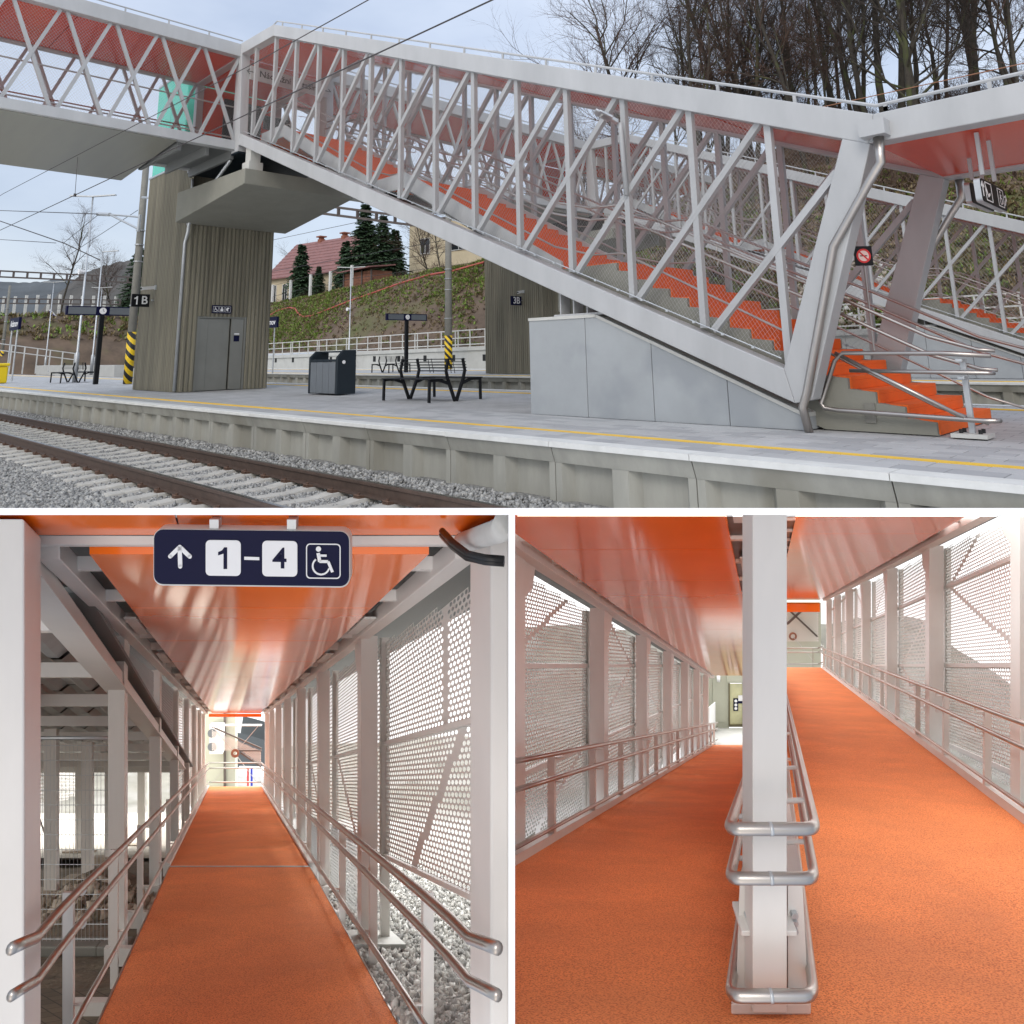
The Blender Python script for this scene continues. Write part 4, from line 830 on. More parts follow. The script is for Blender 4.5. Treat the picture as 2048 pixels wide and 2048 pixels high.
for i in range(54):
    for d in ((0, .28) if i % 3 == 0 else (0,)): s = -82+1.45*i+d; m = MB(); m.box(s-.03, s+.03, 32.92, 32.98, zwall(s), zwall(s)+1.06); m.build('post', 'coping', t)
m = MB(); m.box(-82, 0, 29.9, 32.8, -.6, -.02); struct(m.build('path', 'concrete_light'))
# low bits at the left end
m = MB(); m.box(-84, -62, 19.5, 20.2, -.3, .55); tag(m.build('low_wall', 'concrete_light'), 'low grey concrete wall at the end of the middle tracks', 'wall')
t = thing('concrete_steps', 'pale stepped concrete block left of the striped mast', 'steps', (-58, 21, 0))
for k in range(3): m = MB(); m.box(-60, -56, 20.2+.8*k, 24, .6*k-.3, .6*k+.3); m.build('step_block', 'coping', t)
t = thing('fence', 'row of pale fence posts without panels on the left embankment', 'fence', (-100, 24, 6))
for i in range(13):
    u = 3+22.5*i; p = ps(u, 640, -99-.4*abs(i-6)); z = zter(p.x, p.y); m = MB(); m.box(p.x-.13, p.x+.13, p.y-.13, p.y+.13, z-.3, z+2.3); m.build('fence_post', 'coping', t)
t = thing('fence', 'row of concrete fence posts with wires on the edge above the hillside', 'fence', (-68, 40.5, 7))
FP = [pn(u, v, 40.3) for u, v in ((544, 613), (580, 602), (620, 592), (660, 580), (703, 574))]
for p in FP: z = zter(p.x, p.y); m = MB(); m.box(p.x-.14, p.x+.14, p.y-.1, p.y+.1, z-.2, z+2.4); m.build('fence_post', 'coping', t)
for hgt in (1.1, 2.3): m = MB(); m.tube([(p.x, p.y, zter(p.x, p.y)+hgt) for p in FP]+[(-30, 40.3, zter(-30, 40.3)+hgt)], .02, 4); m.build('fence_wire', 'wire', t)
def hill(name, m_, pts, dist, depth):
    m = MB(); n = len(pts); vs = []
    for j in range(7):
        q = j/6
        for i, (u, v) in enumerate(pts):
            r = ray(u, v); hz = Vector((r.x, r.y, 0)); k = dist/hz.length; ztop = HC+r.z*k; D = dist+depth*(q-1)*1.0
            base = hz.normalized()*(dist-depth*(1-q)); wob = 1+.05*hn(u*.05, j*1.9); vs.append((base.x, base.y, -6+(ztop+6)*(q**.75)*(wob if j < 6 else 1)))
    m.add(vs, [(j*n+i, j*n+i+1, (j+1)*n+i+1, (j+1)*n+i) for j in range(6) for i in range(n-1)]); struct(m.build(name, m_, smooth=True))
def ridge(pts, jag, step=7):
    o = []; rr = random.Random(3)
    for (a, va), (b, vb) in zip(pts[:-1], pts[1:]):
        k = max(1, int((b-a)/step))
        for i in range(k): o.append((a+(b-a)*i/k, va+(vb-va)*i/k+rr.uniform(-jag, jag)))
    return o+[pts[-1]]
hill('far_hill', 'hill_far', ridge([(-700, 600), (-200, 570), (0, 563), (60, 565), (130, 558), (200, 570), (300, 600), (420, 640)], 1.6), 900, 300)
hill('wooded_hill', 'hill_mid', ridge([(60, 640), (130, 575), (165, 546), (200, 534), (240, 524), (270, 518), (330, 515), (420, 540), (480, 600), (520, 640)], 2.0), 420, 160)
# hose down the hillside
def onhill(u, v):
    best = None
    for i in range(200):
        n = 33.3+.06*i; p = pn(u, v, n)
        if p.z <= zter(p.x, p.y)+.05: return Vector((p.x, p.y, zter(p.x, p.y)+.06))
    return Vector((p.x, p.y, zter(p.x, p.y)+.06))
HP = [(530, 638), (556, 622), (580, 616), (590, 618), (598, 630), (608, 634), (625, 632), (660, 618), (700, 603), (752, 585), (800, 568), (860, 550), (905, 543), (968, 534)]
m = MB(); m.tube([onhill(u, v) for u, v in HP], .085, 6); tag(m.build('hose', 'hose', smooth=True), 'long red-brown drainage hose snaking down the hillside', 'hose')
# vegetation tufts on the slope
def tufts(name, P, size, mats, blades=9):
    T = MB(); me = bpy.data.meshes.new(name); N = len(P)*blades
    base = np.repeat(P, blades, 0); a = NR.rand(N)*6.283; el = NR.uniform(.25, 1.2, N); Ln = size*NR.uniform(.4, 1.2, N)
    d = np.column_stack([np.cos(a)*np.cos(el), np.sin(a)*np.cos(el), np.sin(el)])*Ln[:, None]; sd2 = np.column_stack([-np.sin(a), np.cos(a), np.zeros(N)])*(size*.09*NR.uniform(.5, 1.6, N))[:, None]
    b = base+NR.normal(size=(N, 3))*size*.25*[1, 1, .25]
    vv = np.stack([b-sd2, b+sd2, b+d*.6+sd2*1.2, b+d*1.0, b+d*.6-sd2*1.2], 1).reshape(-1, 3)
    me.vertices.add(N*5); me.vertices.foreach_set('co', vv.reshape(-1)); F = (np.array([0, 1, 2, 3, 4])[None]+np.arange(N)[:, None]*5).reshape(-1)
    me.loops.add(N*5); me.loops.foreach_set('vertex_index', F.astype(np.int32)); me.polygons.add(N); me.polygons.foreach_set('loop_start', np.arange(0, N*5, 5, dtype=np.int32)); me.polygons.foreach_set('loop_total', np.full(N, 5, np.int32))
    for k in mats: me.materials.append(MATS[k])
    me.polygons.foreach_set('material_index', np.repeat(NR.randint(0, len(mats), len(P)), blades).astype(np.int32)); me.update(calc_edges=True)
    o = link(name, me, None); o['kind'] = 'stuff'; return o
def hillpts(k, s0, s1, n0, n1, f):
    o = []
    while len(o) < k:
        s = rnd.uniform(s0, s1); n = n0+(n1-n0)*rnd.random()
        if rnd.random() < f(s, n): o.append((s, n, zter(s, n)-.03))
    return np.array(o)
gf = lambda s, n: max(0.02, min(1, .28+.8*hn(s*.30+1.1, n*.42)))
tag(tufts('green_undergrowth', hillpts(11000, -86, -8, 33.4, 43, gf), .26, ['leaf_green', 'leaf_green', 'leaf_dry']), 'green weeds and brambles growing in patches on the slope', 'undergrowth')
tag(tufts('dry_undergrowth', hillpts(14000, -100, -4, 33.4, 52, lambda s, n: .6), .24, ['leaf_dry', 'leaf_dry', 'twig_brown'], 7), 'dry brown grass and brush covering the slope', 'undergrowth')
tag(tufts('slope_litter', hillpts(11000, -32, 3, 33.4, 47, lambda s, n: 1), .27, ['leaf_dry', 'twig_brown', 'leaf_dry', 'leaf_green'], 8), 'dry litter and weeds on the slope behind the second staircase', 'undergrowth')
P = []
while len(P) < 900:
    s = rnd.uniform(-112, -92); n = rnd.uniform(13, 32); P.append((s, n, zter(s, n)-.25))
tag(tufts('embankment_grass', np.array(P), .6, ['leaf_green', 'leaf_dry', 'leaf_dry']), 'tufts of grass on the left embankment', 'grass')
# pitched stones (rock wall) and rocks to the right behind the stairs
q = []
for i in range(900):
    s = rnd.uniform(-19.5, -9.5); n = 33.6+rnd.random()*4.6
    if abs((s+14.5)+(n-36)*.55) < 2.6: q.append((s, n, zter(s, n)+.03))
tag(stones('stone_pitching', np.array(q), .24, ['rock', 'concrete_light', 'rock']), 'pale stones set into the slope beside the second staircase', 'stones')
# ------------------------------------------------------------------ houses
def house(label, s, n, z, w, d, hw, hr, rot=0, mats=('plaster', 'roof_tile'), wins=(), ch=1, tiles=True):
    t = thing('house', label, 'house', (s, n, z)); cr, sr = math.cos(rot), math.sin(rot); q = lambda x, y, zq: (s+x*cr-y*sr, n+x*sr+y*cr, z+zq)
    m = MB(); m.hexa([q(-w/2, -d/2, -3), q(w/2, -d/2, -3), q(w/2, d/2, -3), q(-w/2, d/2, -3), q(-w/2, -d/2, hw), q(w/2, -d/2, hw), q(w/2, d/2, hw), q(-w/2, d/2, hw)])
    if hr: m.prism([q(-w/2, -d/2, hw), q(-w/2, d/2, hw), q(-w/2, 0, hw+hr*.93)], Vector(q(w/2, 0, 0))-Vector(q(-w/2, 0, 0)))
    m.build('wall', mats[0], t)
    if hr:
        e = .5; k = 11
        rf = None
        for sg in (-1, 1):
            m = MB()
            for i in range(k):
                a, b = i/k, (i+1)/k; y0, y1 = sg*(d/2+e)*(1-a), sg*(d/2+e)*(1-b); z0, z1 = hw-.25+(hr+.25)*a, hw-.25+(hr+.25)*b
                m.hexa([q(-w/2-e, y0, z0), q(w/2+e, y0, z0), q(w/2+e, y1, z1), q(-w/2-e, y1, z1), q(-w/2-e, y0, z0+.16), q(w/2+e, y0, z0+.16), q(w/2+e, y1, z1+.07), q(-w/2-e, y1, z1+.07)])
            rf = m.build('roof', mats[1], t)
        for i in range(ch):
            x = -w*.15+i*w*.35; m = MB(); P0 = q(x, 0, hw+hr*.7); m.box(P0[0]-.35, P0[0]+.35, P0[1]-.35, P0[1]+.35, P0[2], P0[2]+1.7); m.box(P0[0]-.5, P0[0]+.5, P0[1]-.5, P0[1]+.5, P0[2]+1.95, P0[2]+2.1); m.box(P0[0]-.25, P0[0]+.25, P0[1]-.25, P0[1]+.25, P0[2]+1.7, P0[2]+1.95); sub(m.build('chimney', 'brick_red'), rf)
    else: m = MB(); m.hexa([q(-w/2-.3, -d/2-.3, hw), q(w/2+.3, -d/2-.3, hw), q(w/2+.3, d/2+.3, hw), q(-w/2-.3, d/2+.3, hw), q(-w/2-.3, -d/2-.3, hw+.3), q(w/2+.3, -d/2-.3, hw+.3), q(w/2+.3, d/2+.3, hw+.3), q(-w/2-.3, d/2+.3, hw+.3)]); m.build('roof', 'brown_frame', t)
    for fx, x, zz0, ww, hh in wins:
        m = MB(); y = -d/2-.03
        if fx == 'f': P4 = [q(x-ww/2, y, zz0), q(x+ww/2, y, zz0), q(x+ww/2, y, zz0+hh), q(x-ww/2, y, zz0+hh)]; ex = Vector(q(0, .06, 0))-Vector(q(0, 0, 0))
        else: P4 = [q(w/2+.03, x-ww/2, zz0), q(w/2+.03, x+ww/2, zz0), q(w/2+.03, x+ww/2, zz0+hh), q(w/2+.03, x-ww/2, zz0+hh)]; ex = Vector(q(-.06, 0, 0))-Vector(q(0, 0, 0))
        m.prism(P4, ex); wd = m.build('window', 'window_dark', t); m = MB(); c_ = [Vector(p)-ex*.4 for p in P4]
        for a, b in zip(c_, c_[1:]+c_[:1]): m.beam(a, b, .09, .09)
        m.beam((c_[0]+c_[1])/2, (c_[2]+c_[3])/2, .06, .06); sub(m.build('frame', 'coping'), wd)
    return t
house('cream house with red tiled gable roof and two chimneys above the hillside', -84, 51, 6.4, 13, 9, 4.3, 4.8, rot=.15, wins=(('f', -5.2, 1.2, .9, 2.1), ('f', -3, 1.2, .9, 2.1), ('f', 0, 1.2, .9, 2.1), ('s', -2, 1.2, 1, 2), ('s', 1.5, 1.2, 1, 2)), ch=2)
house('low wing of the cream house, red roof partly behind the fence posts', -99, 49, 6.0, 9, 7, 3.2, 3.0, rot=.1, wins=(('f', 0, 1, .9, 1.7), ('f', 2.6, 1, .9, 1.7)), ch=1)
house('flat roofed beige building partly hidden behind the white stair beam', -67, 60, 8, 12, 9, 8.2, 0, rot=.2, wins=(('f', 1.5, 4.5, 2.2, 2.4), ('f', -3.5, 4.5, 1.4, 1.8), ('s', 0, 4.5, 1.5, 1.8)), ch=0)
t = thing('shed', 'reddish plank shed with sloping roof at the top of the hillside', 'shed', (-64, 43.5, 7)); p0 = pn(690, 572, 43.5); 
x0, x1 = pn(690, 560, 43.5).x, pn(745, 555, 43.5).x; zb0 = zter(x0, 43.5)-.3
for i in range(9): m = MB(); a = zb0+.3*i; m.box(x0, x1, 43.4, 43.46, a+.01, a+.27); m.build('plank', 'plank', t)
for x in (x0, (x0*2+x1)/3, (x0+2*x1)/3, x1): m = MB(); m.box(x-.08, x+.08, 43.3, 43.4, zb0, zb0+2.8); m.build('post', 'brown_frame', t)
m = MB(); m.hexa([(x0-.5, 42.7, zb0+2.75), (x1+.5, 42.7, zb0+2.9), (x1+.5, 46, zb0+3.3), (x0-.5, 46, zb0+3.3), (x0-.5, 42.7, zb0+2.87), (x1+.5, 42.7, zb0+3.02), (x1+.5, 46, zb0+3.42), (x0-.5, 46, zb0+3.42)]); m.build('roof', 'roof_tile', t); m = MB(); m.box(x0, x1, 43.46, 45.9, zb0, zb0+2.7); m.build('body', 'plank', t)
# ------------------------------------------------------------------ trees
def bare_tree(seed, H, spread=.5, lean=0., trunk=.22, levels=4, fork=.35, tw='twig', dense=1.):
    rr = random.Random(seed); T = MB(); K = MB()
    def br(p, d, L_, r, lv, up):
        n = 4 if lv <= 1 else 3; pts = [p]; rs = [r]; q = Vector(p); dd = Vector(d)
        for i in range(n):
            dd = (dd+Vector((rr.gauss(0, 1), rr.gauss(0, 1), rr.gauss(0, .6)))*(.09 if lv == 0 else .2)+Vector((0, 0, up*.12))).normalized(); q = q+dd*(L_/n); pts.append(q); rs.append(r*(1-(i+1)/n*(.55 if lv < 2 else .7)))
        (T if lv < 2 else K).tube(pts, rs, (7, 5, 3, 3, 3)[lv], cap=False)
        if lv >= levels: return
        cnt = int({0: 12, 1: 7, 2: 6, 3: 5}[lv]*dense+rr.random())
        for i in range(cnt):
            f_ = (fork+(1-fork)*(i+rr.random())/cnt) if lv == 0 else (.2+.8*(i+rr.random())/cnt); k = min(n-1, int(f_*n)); a = pts[k].lerp(pts[k+1], f_*n-k)
            az = rr.random()*6.283+i*2.4; th = rr.uniform(.35, .85) if lv == 0 else rr.uniform(.4, 1.0)
            d0 = (pts[k+1]-pts[k]).normalized(); e = d0.orthogonal().normalized(); e2 = d0.cross(e); nd = (d0*math.cos(th)+(e*math.cos(az)+e2*math.sin(az))*math.sin(th)).normalized()
            if nd.z < -.15: nd.z *= .3; nd.normalize()
            br(a, nd, L_*(spread if lv == 0 else .56)*rr.uniform(.7, 1.2)*(1.15-.5*f_ if lv == 0 else 1), rs[k]*(.5 if lv == 0 else .55), lv+1, .5)
    br(Vector((0, 0, -.6)), Vector((lean, 0, 1)).normalized(), H*.92, trunk, 0, .3)
    tm = bpy.data.meshes.new('trunk'); tm.from_pydata(T.v, [], T.f); tm.shade_smooth(); tm.materials.append(MATS['bark']); km = bpy.data.meshes.new('crown'); km.from_pydata(K.v, [], K.f); km.materials.append(MATS[tw]); return tm, km
TR = [bare_tree(1, 19, .34, .03, .21, fork=.35), bare_tree(2, 17, .40, -.1, .19, fork=.25), bare_tree(3, 21, .31, .05, .23, fork=.42), bare_tree(4, 18, .38, .10, .19, fork=.3, tw='twig_brown'), bare_tree(5, 14, .55, .0, .19, fork=.25, tw='twig_brown', dense=1.15), bare_tree(6, 16, .30, -.06, .13, fork=.2, tw='twig_brown')]
def plant(ms_, name, label, s, n, sc=1, rz=0, group=None, z=None):
    t = thing(name, label, 'tree', (s, n, zter(s, n) if z is None else z), group); t.rotation_euler.z = rz; t.scale = (sc, sc, sc)
    for me, nm in zip(ms_, ('trunk', 'crown')):
        o = bpy.data.objects.new(nm, me); C.objects.link(o); o.parent = t
    return t
wood = 'bare trees of the woodland on the hill'
WL = ['dark barked leafless woodland tree on the steep hill', 'leafless woodland tree with a low forked trunk on the steep hill', 'tall straight leafless woodland tree on the steep hill', 'leafless woodland tree with brown twigs on the steep hill', '', 'slim leafless sapling with brown twigs among the woodland trees']
for i in range(80):
    n = 44.5+rnd.random()**1.2*34; s = -34+40*rnd.random()*(n/50)
    u, v, d = projn(np.array([[s, n, 12.]]))
    if u[0] < 1330 or u[0] > 2250: continue
    k = (0, 1, 2, 3, 5, 5)[i % 6]
    plant(TR[k], 'bare_tree', WL[k], s, n, rnd.uniform(.8, 1.15), rnd.random()*6.28, wood+' ('+'abcdef'[k]+')')
def brush(P, size, k=14):
    m = MB()
    for p in P:
        p = Vector(p)
        for i in range(k):
            a = rnd.random()*6.283; e = rnd.uniform(.3, 1.3); L_ = size*rnd.uniform(.5, 1.2); q = p+Vector((rnd.gauss(0, .3), rnd.gauss(0, .3), 0)); d1 = Vector((math.cos(a)*math.cos(e), math.sin(a)*math.cos(e), math.sin(e)))
            m.tube([q, q+d1*L_*.6, q+d1*L_+Vector((rnd.gauss(0, .15), rnd.gauss(0, .15), .1))*L_], [.014, .01, .004], 3, cap=False)
            for t_ in range(2): z_ = q+d1*L_*rnd.uniform(.3, .9); m.tube([z_, z_+Vector((rnd.gauss(0, 1), rnd.gauss(0, 1), rnd.gauss(.3, .6))).normalized()*L_*.4], [.008, .003], 3, cap=False)
    return m
o = brush(hillpts(260, -30, 6, 43.5, 62, lambda s, n: 1), 2.1).build('woodland_brush', 'twig_brown'); o['kind'] = 'stuff'; tag(o, 'brown leafless brushwood growing between the woodland trunks', 'brushwood')
o = brush(hillpts(150, -100, -48, 40.6, 47, lambda s, n: 1), 1.2).build('hedge_brush', 'twig_brown'); o['kind'] = 'stuff'; tag(o, 'bare brushwood along the fence above the hillside', 'brushwood')
plant(TR[4], 'bare_tree', 'round crowned leafless tree standing apart at the edge of the woodland', *[pn(1275, 300, 47).x, 47], 1.25, 1.0)
plant(TR[1], 'bare_tree', 'leafless tree leaning left beside the round crowned tree', pn(1400, 300, 46).x, 46, 1.1, 2.6)
plant(TR[4], 'bare_tree', 'small pale leafless tree between the round crowned tree and the roof rail', pn(1150, 300, 56).x, 56, .95, 2.2)
plant(TR[0], 'bare_tree', 'leafless tree seen through the truss above the stair handrail', pn(1080, 300, 52).x, 52, .55, .2)
plant(TR[3], 'bare_tree', 'broad leafless tree on the left embankment under the double lamp', ps(118, 640, -108).x, ps(118, 640, -108).y, .72, 0.4)
plant(TR[4], 'bare_tree', 'reddish leafless tree right of the broad tree on the left embankment', ps(222, 640, -104).x, ps(222, 640, -104).y, .55, 1.4)
plant(TR[1], 'bare_tree', 'thin leafless tree left of the red tiled roof', -100, 54, .6, 1.9, z=6)
plant(TR[4], 'bare_tree', 'leafless bush-like tree in front of the beige flat roofed building', -60, 48, .5, .9)
plant(TR[3], 'bare_tree', 'low leafless tree right of the conifers', -57, 47, .42, 2.9)
def conifer(seed, H, R):
    rr = random.Random(seed); T = MB(); T.tube([(0, 0, -.4), (0, 0, H)], [.22, .03], 7, cap=False); vs = []; fs = []
    z = H*.04
    while z < H:
        r = R*(1-z/H)**.85+.12; k = max(5, int(20*r/R)+5)
        for i in range(k):
            a = rr.random()*6.283; L_ = r*rr.uniform(.5, 1.15); dr = -.25-.18*(1-z/H)+rr.uniform(-.12, .22); zj = rr.uniform(-.2, .2)
            for j in range(10):
                f_ = (j+.5)/10*L_; w = .42*(1-f_/L_*.5)*rr.uniform(.6, 1.3)
                for sg in (-1, 1):
                    bx, by, bz = math.cos(a)*f_, math.sin(a)*f_, z+zj+dr*f_+rr.uniform(-.06, .06); aa = a+sg*rr.uniform(.5, 1.0); q = len(vs)
                    vs += [(bx, by, bz), (bx+math.cos(aa)*w-math.sin(aa)*.12, by+math.sin(aa)*w+math.cos(aa)*.12, bz-rr.uniform(.02, .14)), (bx+math.cos(aa)*w*1.4, by+math.sin(aa)*w*1.4, bz-rr.uniform(.05, .2)), (bx+math.cos(aa)*w+math.sin(aa)*.12, by+math.sin(aa)*w-math.cos(aa)*.12, bz-rr.uniform(.0, .12))]; fs.append((q, q+1, q+2, q+3))
        z += .26
    tm = bpy.data.meshes.new('trunk'); tm.from_pydata(T.v, [], T.f); tm.materials.append(MATS['bark']); km = bpy.data.meshes.new('crown'); km.from_pydata(vs, [], fs); km.materials.append(MATS['needle']); return tm, km
CN = [conifer(1, 11, 3.9), conifer(2, 7.6, 2.7)]
def cpl(u, n, k, sc, label): s = pn(u, 560, n).x; plant(CN[k], 'conifer', label, s, n, sc, rnd.random()*6)
cpl(728, 47, 0, .98, 'tallest dark conifer, between the red roof and the gantry'); cpl(690, 46, 1, .85, 'dark conifer in front of the right end of the red roof'); cpl(765, 48, 0, .82, 'broad dark conifer right of the tallest conifer'); cpl(790, 50, 1, .95, 'narrow dark conifer beside the beige building')
cpl(602, 44, 1, .92, 'dark conifer in front of the left half of the red roofed house'); cpl(637, 43.5, 1, .52, 'small dark conifer behind the fence posts'); cpl(870, 58, 0, .9, 'dark conifer right of the beige building, against the stair beam')
p = ps(268, 640, -100); plant(CN[0], 'conifer', 'blue-green conifer against the striped mast on the left embankment', p.x, p.y, .8, 0, z=zter(p.x, p.y))
# small things on the left embankment
p = ps(99, 632, -97); t = thing('diamond_sign', 'small blue and white diamond signal sign beyond the platform', 'sign', (p.x, p.y, 0)); m = MB(); m.prism([p+Vector((0, -.75, 0)), p+Vector((0, 0, -.75)), p+Vector((0, .75, 0)), p+Vector((0, 0, .75))], (.05, 0, 0)); m.build('board', 'white_print', t); m = MB(); m.prism([p+Vector((.051, -.55, 0)), p+Vector((.051, 0, -.55)), p+Vector((.051, .55, 0)), p+Vector((.051, 0, .55))], (.01, 0, 0)); mat('sign_blue', (.02, .04, .4), .4, var=.05); m.build('blue_field', 'sign_blue', t); m = MB(); m.tube([p-Vector((0, 0, .7)), Vector((p.x, p.y, 0))], .05, 6); m.build('pole', 'galvanised', t)
mast('far catenary mast at the left edge under the hills', *[ps(12, 640, -90).x, ps(12, 640, -90).y], 8.5, r=.16)
for i, u in enumerate((198, 100)): p = ps(u, 640, -88+i*4); lamp(['thin far lamp post behind the information board pole', 'thin far lamp post under the broad leafless tree'][i], p.x, p.y, 8.5, ((.7, .7, 0), (-.7, -.7, 0)), box=False)
p = ps(30, 695, -70); t = thing('barrier', 'white railing of the ramp at the far left of the platform', 'railing', (-70, p.y, 0))
for hgt in (.5, 1.0): m = MB(); m.beam((-70, 12.6, 1.5+hgt), (-70, 19, .5+hgt), .07, .07); m.build('rail', 'coping', t)
for i in range(8): y = 12.6+.9*i; m = MB(); m.box(-70.04, -69.96, y-.04, y+.04, 0, 2.5-.155*.9*i); m.build('post', 'coping', t)
# ================================================================== THE TWO RAMP HALLS UNDER THE ROOF SLAB
MARK = set(o.name for o in bpy.data.objects)
def camp(x, y, d): return CAM+RI*x+UP*y+FW*d
yr = lambda d: -(1033-CY)/FPX*d
xd = lambda d: (1023.5-CX)/FPX*d
for s_, mm in ((-1, 'sky_glow_left'), (1, 'sky_glow_right')):      # added glowing sheets that light the halls, brighter overhead than low down
    m = MB(); m.add([camp(s_*30, yr(6.5), 6.5), camp(xd(6.5)+s_*.05, yr(6.5), 6.5), camp(xd(70)+s_*.05, yr(70), 70), camp(s_*30, yr(70), 70)], [(0, 1, 2, 3)]); struct(m.build('sky', mm))
    m = MB(); m.add([camp(s_*30, yr(70), 70), camp(xd(70)+s_*.05, yr(70), 70), camp(xd(70)+s_*.05, yr(70)-45, 70), camp(s_*30, yr(70)-45, 70)], [(0, 1, 2, 3)])
    m.add([camp(s_*30, yr(3), 3), camp(s_*30, yr(70), 70), camp(s_*30, yr(70)-45, 70), camp(s_*30, yr(3)-30, 3)], [(0, 1, 2, 3)]); struct(m.build('sky', 'sky_glow_low'))
def hall(u, v):
    D = ray(u, v)
    def P(a, b, d): return CAM+D*d+RI*a+UP*b
    return P
def px(u, v, d): return CAM+ray(u, v)*d
def bar(m, P, a0, a1, b0, b1, d0, d1):           # block following the hall's own direction
    m.hexa([P(a0, b0, d0), P(a1, b0, d0), P(a1, b0, d1), P(a0, b0, d1), P(a0, b1, d0), P(a1, b1, d0), P(a1, b1, d1), P(a0, b1, d1)]); return m
def perf(name, posf, d0, d1, bot, top, pd, pb, big=None, stripe=None, m_='hall_steel', parent=None, rh=.365):
    # perforated sheet in the plane posf(d, h); h measured level; bot and top are functions of d
    vs = []; fs = []; h0 = min(bot(d0), bot(d1)); h1 = max(top(d0), top(d1)); nr = int((h1-h0)/pb)+1; nc = int((d1-d0)/pd)
    ring = [(math.cos(i*math.pi/4), math.sin(i*math.pi/4)) for i in range(8)]; out8 = [(1, 0), (1, 1), (0, 1), (-1, 1), (-1, 0), (-1, -1), (0, -1), (1, -1)]
    for j in range(nr):
        sh = (j % 2)*.5
        for i in range(nc+1):
            cd_ = d0+(i+sh)*pd; ch = h0+(j+.5)*pb
            lo, hi = max(d0, cd_-pd/2), min(d1, cd_+pd/2)
            if hi-lo < pd*.05: continue
            if ch > top(cd_) or ch < bot(cd_): continue
            q = len(vs); full = hi-lo > pd*.98; st = stripe and stripe(cd_, ch)
            if not full or st == 1:
                vs += [posf(lo, ch-pb/2), posf(hi, ch-pb/2), posf(hi, ch+pb/2), posf(lo, ch+pb/2)]; fs.append((q, q+1, q+2, q+3)); continue
            r = rh+(.045 if st == 2 else 0)
            vs += [posf(cd_+x*pd/2, ch+y*pb/2) for x, y in out8]+[posf(cd_+x*pd*r, ch+y*pb*r) for x, y in ring]
            fs += [(q+k, q+(k+1) % 8, q+8+(k+1) % 8, q+8+k) for k in range(8)]
    me = bpy.data.meshes.new(name); me.from_pydata([tuple(v) for v in vs], [], fs); return link(name, me, m_, parent)
MARK = set(o.name for o in bpy.data.objects)
# ------------------------------------------------------------------ left hall
PL = hall(465, 1479); KH = (1567-1479)/1500.                 # ramp direction; level lines fall by KH relative to it
def PH(a, h, d): return PL(a, h-KH*d, d)                       # level height above the eye
fl = bpy.data.objects.new('ramp', None); C.objects.link(fl); PO[fl.name] = Vector(); fl['kind'] = 'structure'
m = MB(); m.hexa([PL(-.885, -1.94, 4.5), PL(1.09, -1.94, 4.5), PL(1.09, -1.86, 10.58), PL(-.885, -1.86, 10.58), PL(-.885, -1.885, 4.5), PL(1.09, -1.885, 4.5), PL(1.09, -1.80, 10.58), PL(-.885, -1.80, 10.58)]); m.build('ramp_surface', 'orange_floor', fl)
m = MB(); bar(m, PL, -.885, 1.09, -1.86, -1.80, 10.68, 28.7); m.build('ramp_surface', 'orange_floor', fl)
m = MB(); bar(m, PL, -.90, 1.11, -1.86, -1.796, 10.58, 10.68); m.build('joint_strip', 'galvanised', fl)
for a0, a1 in ((-.99, -.89), (1.095, 1.2)): m = MB(); bar(m, PL, a0, a1, -1.95, -1.755, 10.68, 28.7); m.build('kerb', 'hall_steel', fl)
for a0, a1 in ((-.90, -.887), (1.092, 1.105)): m = MB(); m.hexa([PL(a0, -1.96, 4.5), PL(a1, -1.96, 4.5), PL(a1, -1.88, 10.6), PL(a0, -1.88, 10.6), PL(a0, -1.88, 4.5), PL(a1, -1.88, 4.5), PL(a1, -1.796, 10.6), PL(a0, -1.796, 10.6)]); m.build('edge_angle', 'stainless', fl)
m = MB()
for d in (5.6, 7.0, 8.4, 9.8): bar(m, PL, 1.11, 1.26, -2.12, -1.97+.01*(d-5), d, d+.12); bar(m, PL, -1.2, -.91, -2.12, -1.97+.01*(d-5), d, d+.12)
m.build('cross_beam', 'hall_steel', fl)
# ceiling
ce = bpy.data.objects.new('ceiling', None); C.objects.link(ce); PO[ce.name] = Vector(); ce['kind'] = 'structure'
cuts = [4.04, 5.7, 7.6, 9.6, 12, 14.5, 17, 20, 23, 26, 28.5]
for a, b in zip(cuts[:-1], cuts[1:]): m = MB(); bar(m, PL, -.772, 1.06, 1.0, 1.04, a+.008, b-.008); m.build('ceiling_panel', 'orange_panel', ce)
for x0, x1 in ((-2.2, -.28), (-.27, 2.2)): m = MB(); bar(m, PL, x0, x1, 1.085, 1.12, 2.6, 3.98); m.build('ceiling_panel', 'orange_panel', ce)
m = MB(); bar(m, PL, -.9, 1.1, .86, .98, 28.52, 28.6); m.build('end_fascia', 'orange_panel', ce)
m = MB(); bar(m, PL, -2.0, 2.2, 1.2, 1.22, 4.1, 28.7); m.build('roof_deck', 'dark_soffit', ce)
fr = thing('ramp_hall_frame', 'white steel post and beam frame along the single straight ramp', 'steel frame', tuple(PL(0, -1.8, 5)))
m = MB(); bar(m, PL, -1.5, 1.6, 1.035, 1.084, 3.985, 4.03); m.build('header_beam', 'hall_steel', fr, bevel=.004)
for a0, a1 in ((-1.05, -.93), (1.20, 1.32)): m = MB(); bar(m, PL, a0, a1, .97, 1.10, 4.04, 28.7); m.build('eaves_beam', 'hall_steel', fr, bevel=.006)
for i in range(24):
    d = 4.5+1.0*i
    for a0, a1 in ((-.94, -.775), (1.065, 1.21)): m = MB(); bar(m, PL, a0, a1, 1.02, 1.10, d, d+.05); m.build('rib', 'hall_steel', fr)
